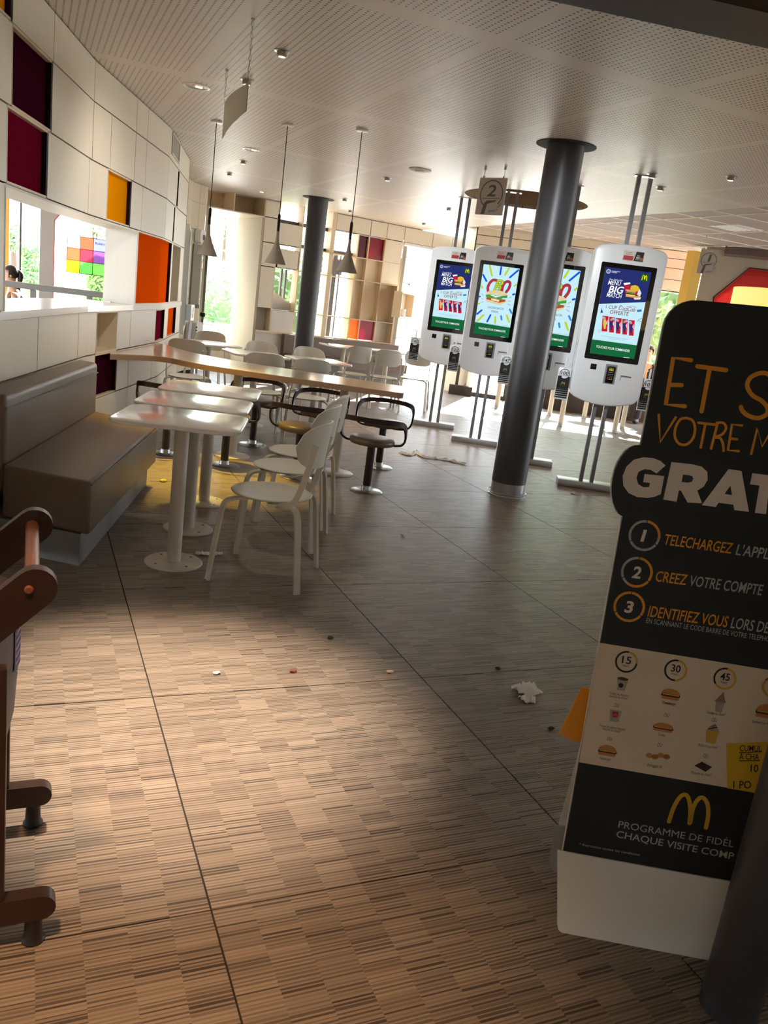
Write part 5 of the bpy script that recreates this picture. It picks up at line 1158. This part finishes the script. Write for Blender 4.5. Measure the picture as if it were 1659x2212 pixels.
# ================================================================== ENTRANCE WALL FITTINGS
ed = (EW.p[1]-EW.p[0]).normalized(); en = EW.n[0]
def ep(u, v): h = on_plane(u, v, EW.p[0], en)-EW.p[0]; return (h.dot(ed), h.z)
def zf(a, b): return ep(820+a/6.146, 440+b/6.146)
def ewf(o): return lambda a, b, c: EW.at(a, b, c)-o
a0, b0 = zf(215, 1160), zf(150, 1500); a1, b1 = zf(365, 1170), zf(300, 1520); s0, s1 = min(a0[0], b0[0]), max(a1[0], b1[0])
o_ = EW.at((s0+s1)/2, b0[1]); t = thing('leaflet_niche', 'wooden wall box holding a stack of leaflets near the entrance', 'shelf', o_)
MB().prism([(s0, b0[1]), (s1, b0[1]), (s1, a0[1]), (s0, a0[1])], .002, .006, fn=ewf(o_)).build('back', mat('walnut_back', (146, 116, 84), .5), t)
q = MB(); q.prism([(s0, b0[1]), (s1, b0[1]), (s1, a0[1]), (s0, a0[1])], .002, .16, fn=ewf(o_), holes=[[(s0+.015, b0[1]+.015), (s1-.015, b0[1]+.015), (s1-.015, a0[1]-.015), (s0+.015, a0[1]-.015)]]); q.build('box', BIRCH, t)
o2 = EW.at((s0+s1)/2, b0[1]+.016, .08); q = MB(); q.box((0, 0, .07), (.18, .10, .14), rz=math.atan2(ed.y, ed.x)); st_ = q.build('leaflet_stack', PAPER, origin=None); st_.location = o2; tag(st_, 'stack of white and navy leaflets in the wooden wall box', 'leaflets')
q = MB(); q.box((0, -.052, .07), (.12, .004, .08)); c_ = q.build('cover', mat('navy_print', (44, 52, 100), .6), st_); c_.rotation_euler.z = math.atan2(ed.y, ed.x)
n0, n1, n2, n3 = zf(405, 955), zf(640, 960), zf(575, 1180), zf(380, 1175); o_ = EW.at(n0[0], n3[1])
t = thing('notice_board', 'white notice board with round clock print and black clips by the entrance', 'board', o_)
MB().prism([n3, n2, n1, n0], .01, .03, fn=ewf(o_)).build('board', WHITE, t)
k = Ink(lambda a, b, h: EW.at(a, b, .0305+h)-o_); c = zf(520, 1100)
k.ring(c[0], c[1], .19, .01, mat('pale_ink', (170, 170, 172), .6), 1); k.stroke([(c[0]-.05, c[1]), (c[0]+.08, c[1]+.06)], .01, MATS['pale_ink'], 1); k.build(t, 'board_print')
for a, b in ((405, 1035), (593, 1000), (430, 1230), (555, 1215)): p_ = zf(a, b); MB().prism(disc2(p_[0], p_[1], .045, .05, 12), .031, .04, fn=ewf(o_)).build('clip', BLACK, t)
p0, p1, p2, p3 = zf(425, 1270), zf(645, 1255), zf(590, 1760), zf(340, 1690); o_ = EW.at(p3[0], p2[1]); t = thing('framed_poster', 'framed poster with a strip of red flowers by the entrance', 'poster', o_)
MB().prism([p3, p2, p1, p0], .01, .03, fn=ewf(o_)).build('frame', ALU, t)
k = Ink(lambda a, b, h: EW.at(a, b, .0305+h)-o_); cx_ = sum(p[0] for p in (p0, p1, p2, p3))/4; cy_ = sum(p[1] for p in (p0, p1, p2, p3))/4
k.poly([(cx_+(a-cx_)*.93, cy_+(b-cy_)*.95) for a, b in (p3, p2, p1, p0)], mat('poster_sky', (206, 228, 232), .4), 1)
for i in range(14): f = i/13; xx = p3[0]+(p2[0]-p3[0])*f*.85+.05; yy = p3[1]+.06+.05*random.random(); k.poly(disc2(xx, yy, .022, n=8), mat('poster_flower%d' % (i % 2), ((206, 70, 60), (120, 150, 80))[i % 2], .6), 2)
k.build(t, 'poster_print')
p_ = zf(290, 600); o_ = EW.at(p_[0], p_[1]); t = thing('small_sticker_sign', 'small white sign with red and blue print at the top of the entrance wall', 'sign', o_)
MB().prism(rrect(.10, .32, .01, 2, p_[0], p_[1]), .012, .02, fn=ewf(o_)).build('plate', WHITE, t)
k = Ink(lambda a, b, h: EW.at(a, b, .0205+h)-o_); k.poly(rrect(.06, .12, .004, 1, p_[0], p_[1]+.06), mat('sign_red', (206, 50, 50), .6), 1); k.poly(rrect(.06, .05, .004, 1, p_[0], p_[1]-.1), mat('sign_blue', (70, 130, 200), .6), 1); k.build(t, 'sign_print')

# blue supporter poster behind the far windows
def fp(u, v): h = on_plane(u, v, FW.at(0, 0, -.4), FW.n[0])-FW.at(0, 0, -.4); return (h.dot(Vector((-FW.n[0].y, FW.n[0].x, 0))), h.z)
a0, a1 = fp(687, 552), fp(706, 590); o_ = FW.at(a0[0], a1[1], -.4); t = thing('window_poster', 'dark blue poster with a round crest hung behind the far window', 'poster', o_)
w_ = (a1[0]-a0[0])+.30; h_ = abs(a0[1]-a1[1])
MB().prism([(0, 0), (w_, 0), (w_, h_), (0, h_)], 0, .01, fn=lambda a, b, c: FW.at(a0[0]+a, a1[1]+b, -.4+c)-o_).build('sheet', mat('poster_navy', (40, 62, 110), .4), t)
k = Ink(lambda a, b, h: FW.at(a0[0]+a, a1[1]+b, -.389+h)-o_); k.poly(disc2(.05, h_*.60, .055), mat('crest_blue', (80, 110, 170), .5), 1); k.ring(.05, h_*.6, .05, .008, mat('crest_line', (220, 225, 235), .5), 2); k.poly(disc2(.05, h_*.6, .02), mat('crest_red', (190, 60, 70), .5), 2)
k.poly([(.15, h_*.55), (.22, h_*.75), (.29, h_*.6), (.22, h_*.45)], mat('crest_sky', (120, 180, 220), .5), 1); k.text('OFFICI', (.01, h_*.12), (.235, h_*.12), .055, MATS['crest_line'], 2, bold=.01); k.poly([(0, h_*.93), (w_, h_*.93), (w_, h_), (0, h_)], mat('poster_gold', (214, 170, 80), .5), 1); k.build(t, 'poster_print')

# ================================================================== ROOM BEHIND THE HATCH
t = thing('hand_rail', 'grey rail on short posts seen through the wall hatch', 'railing', (.1, 11.5, 0))
MB().bbox((-.55, 0, 1.145), (3.2, .10, .075), .008, 2).build('top_rail', mat('rail_grey', (150, 146, 140), .5), t)
for x in (-.08, .59, -1.2): MB().bbox((x, 0, .55), (.075, .06, 1.11), .006, 2).build('post', MATS['rail_grey'], t)
t = thing('window_cling', 'square window poster divided into bright coloured cells', 'poster', (.75, 13.535, 1.36))
MB().box((0, .02, .265), (.55, .002, .53)).build('sheet', film_mat('cling_white', (245, 245, 245), .97), t)
k = Ink(lambda a, b, h: (a, .0165-h, b)); cw_ = .55/3
cols = [[(240, 206, 214), (232, 60, 40), (84, 88, 170)], [(226, 70, 44), (226, 36, 50), (92, 56, 110)], [(250, 214, 20), (70, 140, 60), (86, 164, 60)]]
for r in range(3):
    for c in range(3): k.poly(rrect(cw_-.002, .53/3-.002, .001, 1, -.55/2+cw_*(c+.5), .53-.53/3*(r+.5)), film_mat('cling_%d%d' % (r, c), cols[r][c], .95), 1)
for i in range(4): k.stroke([(-.275+cw_*i, 0), (-.275+cw_*i, .53)], .009, BLACK, 2); k.stroke([(-.275, .53/3*i), (.275, .53/3*i)], .009, BLACK, 2)
k.text("Rubik's", (-.25, .46), (-.12, .46), .04, mat('cling_ink', (60, 20, 40), .6), 2, bold=.015); k.text("Rubik's", (.12, .45), (.25, .45), .035, mat('cling_ink2', (40, 30, 70), .6), 2, bold=.015); k.build(t, 'poster_print')

# ---- people
def skin_body(name, joints, edges, m, parent, sub=2):
    me = bpy.data.meshes.new(name); me.from_pydata([j[0] for j in joints], edges, []); o = bpy.data.objects.new(name, me); COL.objects.link(o)
    md = o.modifiers.new('s', 'SKIN'); sv = me.skin_vertices[0].data
    for i, j in enumerate(joints): r = j[1]; sv[i].radius = (r, r) if not isinstance(r, tuple) else r
    sv[0].use_root = True; sb = o.modifiers.new('u', 'SUBSURF'); sb.levels = sub; sb.render_levels = sub
    dg = bpy.context.evaluated_depsgraph_get(); m2 = bpy.data.meshes.new_from_object(o.evaluated_get(dg)); bpy.data.objects.remove(o); bpy.data.meshes.remove(me)
    m2.name = name; m2.materials.clear(); m2.materials.append(m); m2.polygons.foreach_set('use_smooth', [True]*len(m2.polygons)); o = bpy.data.objects.new(name, m2); COL.objects.link(o); o.parent = parent; return o
def ellip(c, r, m, name, parent, cut=None, n=16):
    bm = bmesh.new(); bmesh.ops.create_uvsphere(bm, u_segments=n, v_segments=n//2+2, radius=1)
    for v in bm.verts: v.co = Vector((c[0]+v.co.x*r[0], c[1]+v.co.y*r[1], c[2]+v.co.z*r[2]))
    if cut: bmesh.ops.delete(bm, geom=[v for v in bm.verts if cut(v.co)], context='VERTS')
    return MB().frombm(bm).build(name, m, parent, smooth=80)
def person(label, loc, rz, skinc, hairc, topc, trouc, sleeves, ponytail, seat=.46, jacket=None):
    """seated figure, faces +x, local origin on the floor below the pelvis"""
    t = thing('person', label, 'person', loc, rz)
    S_ = mat('skin_'+skinc[0], skinc[1], .5); H_ = mat('hair_'+hairc[0], hairc[1], .45); T_ = mat('top_'+topc[0], topc[1], .7); R_ = mat('trousers_'+trouc[0], trouc[1], .7)
    z = seat+.10
    J = [((0, 0, z), (.15, .11)), ((.0, 0, z+.18), (.125, .09)), ((.02, 0, z+.36), (.145, .10)), ((.03, 0, z+.47), (.10, .075)), ((.05, 0, z+.54), .048), ((.065, 0, z+.60), .06), ((.085, 0, z+.68), (.078, .088)), ((.08, 0, z+.77), (.07, .08))]
    E_ = [(0, 1), (1, 2), (2, 3), (3, 4), (4, 5), (5, 6), (6, 7)]
    for s in (-1, 1):
        b = len(J); J += [((.03, s*.16, z+.43), .052), ((.06, s*.21, z+.22), .042), ((.24, s*.17, z+.16), .034), ((.34, s*.12, z+.20), .028), ((.42, s*.10, z+.22), .022)]
        E_ += [(3, b), (b, b+1), (b+1, b+2), (b+2, b+3), (b+3, b+4)]
        b = len(J); J += [((.12, s*.10, z-.01), .085), ((.42, s*.11, z-.01), .065), ((.44, s*.11, z-.28), .05), ((.44, s*.11, .08), .04), ((.56, s*.12, .04), .035)]
        E_ += [(0, b), (b, b+1), (b+1, b+2), (b+2, b+3), (b+3, b+4)]
    skin_body('body', J, E_, S_, t)
    # face
    hd = Vector((.083, 0, z+.70))
    MB().add([hd+Vector((.075, -.012, -.02)), hd+Vector((.075, .012, -.02)), hd+Vector((.105, 0, -.022)), hd+Vector((.078, 0, .025))], [(0, 1, 2), (0, 2, 3), (1, 3, 2), (0, 3, 1)]).build('nose', S_, t)
    for s in (-1, 1):
        ellip(hd+Vector((.074, s*.03, .018)), (.008, .012, .007), mat('eye_dark', (30, 22, 20), .3), 'eye', t, n=8); ellip(hd+Vector((-.005, s*.078, -.005)), (.018, .009, .028), S_, 'ear', t, n=8)
    ellip(hd+Vector((.076, 0, -.048)), (.008, .024, .007), mat('lip', (168, 84, 80), .5), 'mouth', t, n=8)
    ellip(hd+Vector((-.012, 0, .03)), (.098, .092, .098), H_, 'hair', t, cut=lambda p: p.x > hd.x+.045 and p.z < hd.z+.055 or p.z < hd.z-.06)
    if ponytail: MB().tube(catmull([hd+Vector((-.09, 0, .06)), hd+Vector((-.13, 0, .02)), hd+Vector((-.12, 0, -.10)), hd+Vector((-.10, .01, -.22))], 5), [.02+.018*math.sin(math.pi*min(1, i/12)) for i in range(16)], 10).build('ponytail', H_, t, smooth=80)
    # clothes: torso shell, thighs
    rows = []
    for zz_k, rx, ry, dx in ((z-.04, .135, .185, 0), (z+.08, .115, .165, 0), (z+.20, .110, .155, .0), (z+.33, .118, .170, .015), (z+.41, .108, .175 if sleeves else .135, .02), (z+.47, .078, .12 if sleeves else .10, .03)):
        rows.append([(dx+rx*math.cos(a), ry*math.sin(a), zz_k) for a in [2*math.pi*i/20 for i in range(21)]])
    q = MB(); q.grid(rows); q.build('jacket' if jacket else 'top', T_, t, smooth=80)
    for s in (-1, 1):
        MB().tube([(.0, s*.10, z-.01), (.2, s*.105, z), (.42, s*.11, z-.005), (.455, s*.11, z-.10), (.45, s*.11, .10)], [.10, .098, .085, .075, .06], 14).build('trouser_leg', R_, t, smooth=80)
        if sleeves: MB().tube([(.03, s*.09, z+.47), (.035, s*.165, z+.43), (.045, s*.19, z+.33), (.06, s*.215, z+.22), (.15, s*.195, z+.185), (.30, s*.14, z+.185)], [.05, .072, .062, .055, .05, .044], 12).build('sleeve', T_, t, smooth=80)
        ellip((.50, s*.115, .05), (.13, .05, .05), mat('shoe_dark', (30, 28, 30), .5), 'shoe', t, n=12)
        if not sleeves: MB().tube([(-.05, s*.085, z+.44), (.02, s*.09, z+.505), (.10, s*.085, z+.42)], .008, 6).build('strap', T_, t)
    if jacket: MB().tube([(.04+.075*math.cos(a), .085*math.sin(a), z+.50+.015*math.cos(a)) for a in [2*math.pi*i/16 for i in range(17)]], .016, 8).build('collar', mat('shirt_white', (232, 232, 236), .7), t, smooth=80)
    return t
hp = at_dist(27, 588, 12.3)
person('woman in a black strappy top with a dark ponytail, sitting behind the rail', (hp.x+.05, hp.y, 0), math.radians(188), ('tan', (206, 158, 130)), ('dark', (44, 32, 30)), ('black', (22, 22, 26)), ('blue', (70, 80, 104)), False, True, seat=.44)
t = thing('bar_stool', 'plain dark stool under the woman behind the rail', 'stool', (hp.x+.05, hp.y, 0)); MB().lathe([(.17, .41), (.18, .42), (.18, .45), (.16, .46)], 24).build('seat', BLACK, t)
for a in (0.6, 2.2, 3.7, 5.3): MB().tube([(.11*math.cos(a), .11*math.sin(a), .41), (.17*math.cos(a), .17*math.sin(a), 0)], .012, 8).build('leg', BLACK, t)
hm = on_plane(1406, 757, BW.at(0, 0, .30), BW.n[0])
person('man in a dark jacket and white collar sitting on the low bench beyond the kiosks', (hm.x, hm.y, 0), math.radians(215), ('fair', (222, 180, 156)), ('brown', (70, 52, 42)), ('charcoal', (36, 34, 38)), ('navy', (44, 48, 66)), True, False, seat=.475, jacket=True)
# ================================================================== SUNLIT CORNER BEHIND THE KIOSKS
proto = None
CREAMP = mat('cream_pole', (226, 218, 196), .4)
for i, (x, y) in enumerate(((7.80, 10.75), (8.62, 10.42), (8.40, 11.95), (9.15, 11.95), (9.20, 10.95), (9.75, 10.35), (7.55, 12.35))):
    if proto is None:
        proto = thing('bistro_table', 'cream pedestal bistro table in the sunlit corner behind the kiosks', 'table', (x, y, 0), group='bistro tables behind the kiosks')
        MB().lathe([(.27, .725), (.28, .73), (.28, .745), (.27, .75)], 32).build('table_top', TABLEP, proto, smooth=40)
        MB().cyl((0, 0, 0), .042, .012, .725, 20).build('pedestal', CREAMP, proto, smooth=40); MB().lathe([(.20, 0), (.20, .008), (.05, .022)], 32).build('floor_plate', STEEL, proto, smooth=40)
    else: dup(proto, (x, y, 0), 0)
o_ = BW.at(2.9, 0, .25); t = thing('low_bench', 'dark brown low bench under the rear glazing', 'bench', o_)
bwf = lambda a, b, c: BW.at(a, b, c)-o_
MB().prism([(1.7, 0), (BL-.1, 0), (BL-.1, .40), (1.7, .40)], .04, .42, fn=bwf).build('base', mat('dark_bench', (52, 42, 38), .5), t); MB().prism([(1.68, .40), (BL-.08, .40), (BL-.08, .47), (1.68, .47)], .03, .44, fn=bwf).build('seat_cushion', CUSHION, t)
MB().prism([(0, 0), (.45, 0), (.45, .18), (0, .18)], .0, .12, fn=lambda a, b, c: BW.at(a-.1, b, c)).build('trim_7', mat('dark_plinth', (70, 64, 60), .5))['kind'] = 'structure'

# ================================================================== OUTDOORS
struct(MB().box((0, 10, -.16), (160, 160, .08)).build('terrace_ground', mat('pale_paving', (196, 192, 184), .8, grain=.08, gscale=(2, 2, 2))))
LEAF = [film_mat('leaf_a', (150, 190, 120), .35), film_mat('leaf_b', (176, 206, 140), .35), film_mat('leaf_c', (130, 176, 132), .35)]
def foliage(name, label, cat, c, size, n, ls, group, trunk=0.0, seed=0):
    t = thing(name, label, cat, (c[0], c[1], 0), group=group); rnd = random.Random(seed)
    for m in range(2):
        q = MB()
        for i in range(n//2):
            while True:
                p = Vector((rnd.uniform(-1, 1), rnd.uniform(-1, 1), rnd.uniform(-1, 1)))
                if p.length < 1 or not trunk: break
            p = Vector((p.x*size[0]/2, p.y*size[1]/2, c[2]+p.z*size[2]/2)); a = Vector((rnd.gauss(0, 1), rnd.gauss(0, 1), rnd.gauss(0, 1))).normalized(); b = a.orthogonal().normalized(); s = ls*rnd.uniform(.6, 1.3)
            q.add([p-a*s, p+b*s*.45, p+a*s, p-b*s*.45], [(0, 1, 2, 3)])
        o = q.build('foliage', LEAF[(seed+m) % 3], t); o['kind'] = 'stuff'
    if trunk: MB().tube([(0, 0, -.1), (.05, .02, c[2]*.5), (0, 0, c[2])], [trunk, trunk*.8, trunk*.5], 10).build('trunk', mat('bark', (90, 74, 60), .8), t, smooth=60)
    else: MB().box((0, 0, c[2]*.5), (size[0]*.5, size[1]*.4, c[2])).build('hedge_core', mat('hedge_core', (110, 140, 96), .9), t)
    return t
def fol_at(u, v, d, size, n, ls, kind, lab, seed):
    p = at_dist(u, v, d)
    foliage('garden_tree' if kind else 'clipped_hedge', lab, 'tree' if kind else 'hedge', (p.x, p.y, max(p.z, size[2]/2-.1)), size, n, ls, 'greenery outside the windows', .12 if kind else 0, seed)
fol_at(478, 605, 36, (4.4, 1.6, 1.7), 1500, .13, 0, 'upper clipped hedge seen through the slit window', 1)
fol_at(472, 650, 33, (4.0, 1.4, 1.6), 1500, .13, 0, 'lower clipped hedge seen through the slit window', 2)
fol_at(488, 470, 44, (5.5, 3.5, 4.0), 420, .2, 1, 'leafy tree above the hedges outside the slit window', 3)
fol_at(66, 572, 22, (.45, .4, .9), 900, .08, 0, 'pointed shrub seen through the hatch beside the grey wall', 4)
fol_at(28, 512, 26, (.5, .5, .8), 260, .1, 1, 'small tree seen through the hatch between the yellow mullions', 5)
fol_at(212, 612, 20, (.5, .4, .9), 1100, .08, 0, 'rounded shrub below the coloured window poster', 6)
fol_at(205, 493, 24, (.9, .7, .45), 200, .1, 1, 'tree with hanging leaves above the coloured window poster', 7)
fol_at(1478, 640, 19, (3.4, 1.4, 3.2), 4200, .10, 0, 'tall green hedge behind the rear glazing', 8)
fol_at(1260, 640, 24, (4.0, 2.0, 3.2), 3000, .14, 1, 'broad tree outside the rear glazing behind the kiosks', 9)
fol_at(612, 590, 17.5, (1.4, 1.2, 1.6), 900, .1, 0, 'narrow hedge outside the gridded far window', 10)
p = at_dist(482, 694, 46); t = thing('parked_car', 'blue car parked outside the slit window', 'car', (p.x, p.y, -.12), .6)
cp = [(-1.9, .3), (1.9, .3), (1.95, .55), (1.8, .8), (1.05, .9), (.55, 1.35), (-.9, 1.38), (-1.6, .95), (-1.95, .85)]
MB().prism(cp, -.8, .8, fn=lambda a, b, c: (a, c, b)).build('body', mat('car_blue', (90, 110, 156), .25, coat=.5), t)
MB().prism([(-.95, .92), (.95, .9), (.5, 1.28), (-.85, 1.3)], -.81, .81, fn=lambda a, b, c: (a, c, b)).build('side_window', mat('car_glass', (40, 46, 52), .1), t)
for x in (-1.2, 1.2):
    for y in (-.72, .72): q = MB(); q.lathe([(.3, -.1), (.32, -.08), (.32, .08), (.3, .1)], 24); q.v = [(x+a, y+c, .32+b) for a, b, c in q.v]; q.build('wheel', BLACK, t, smooth=40)
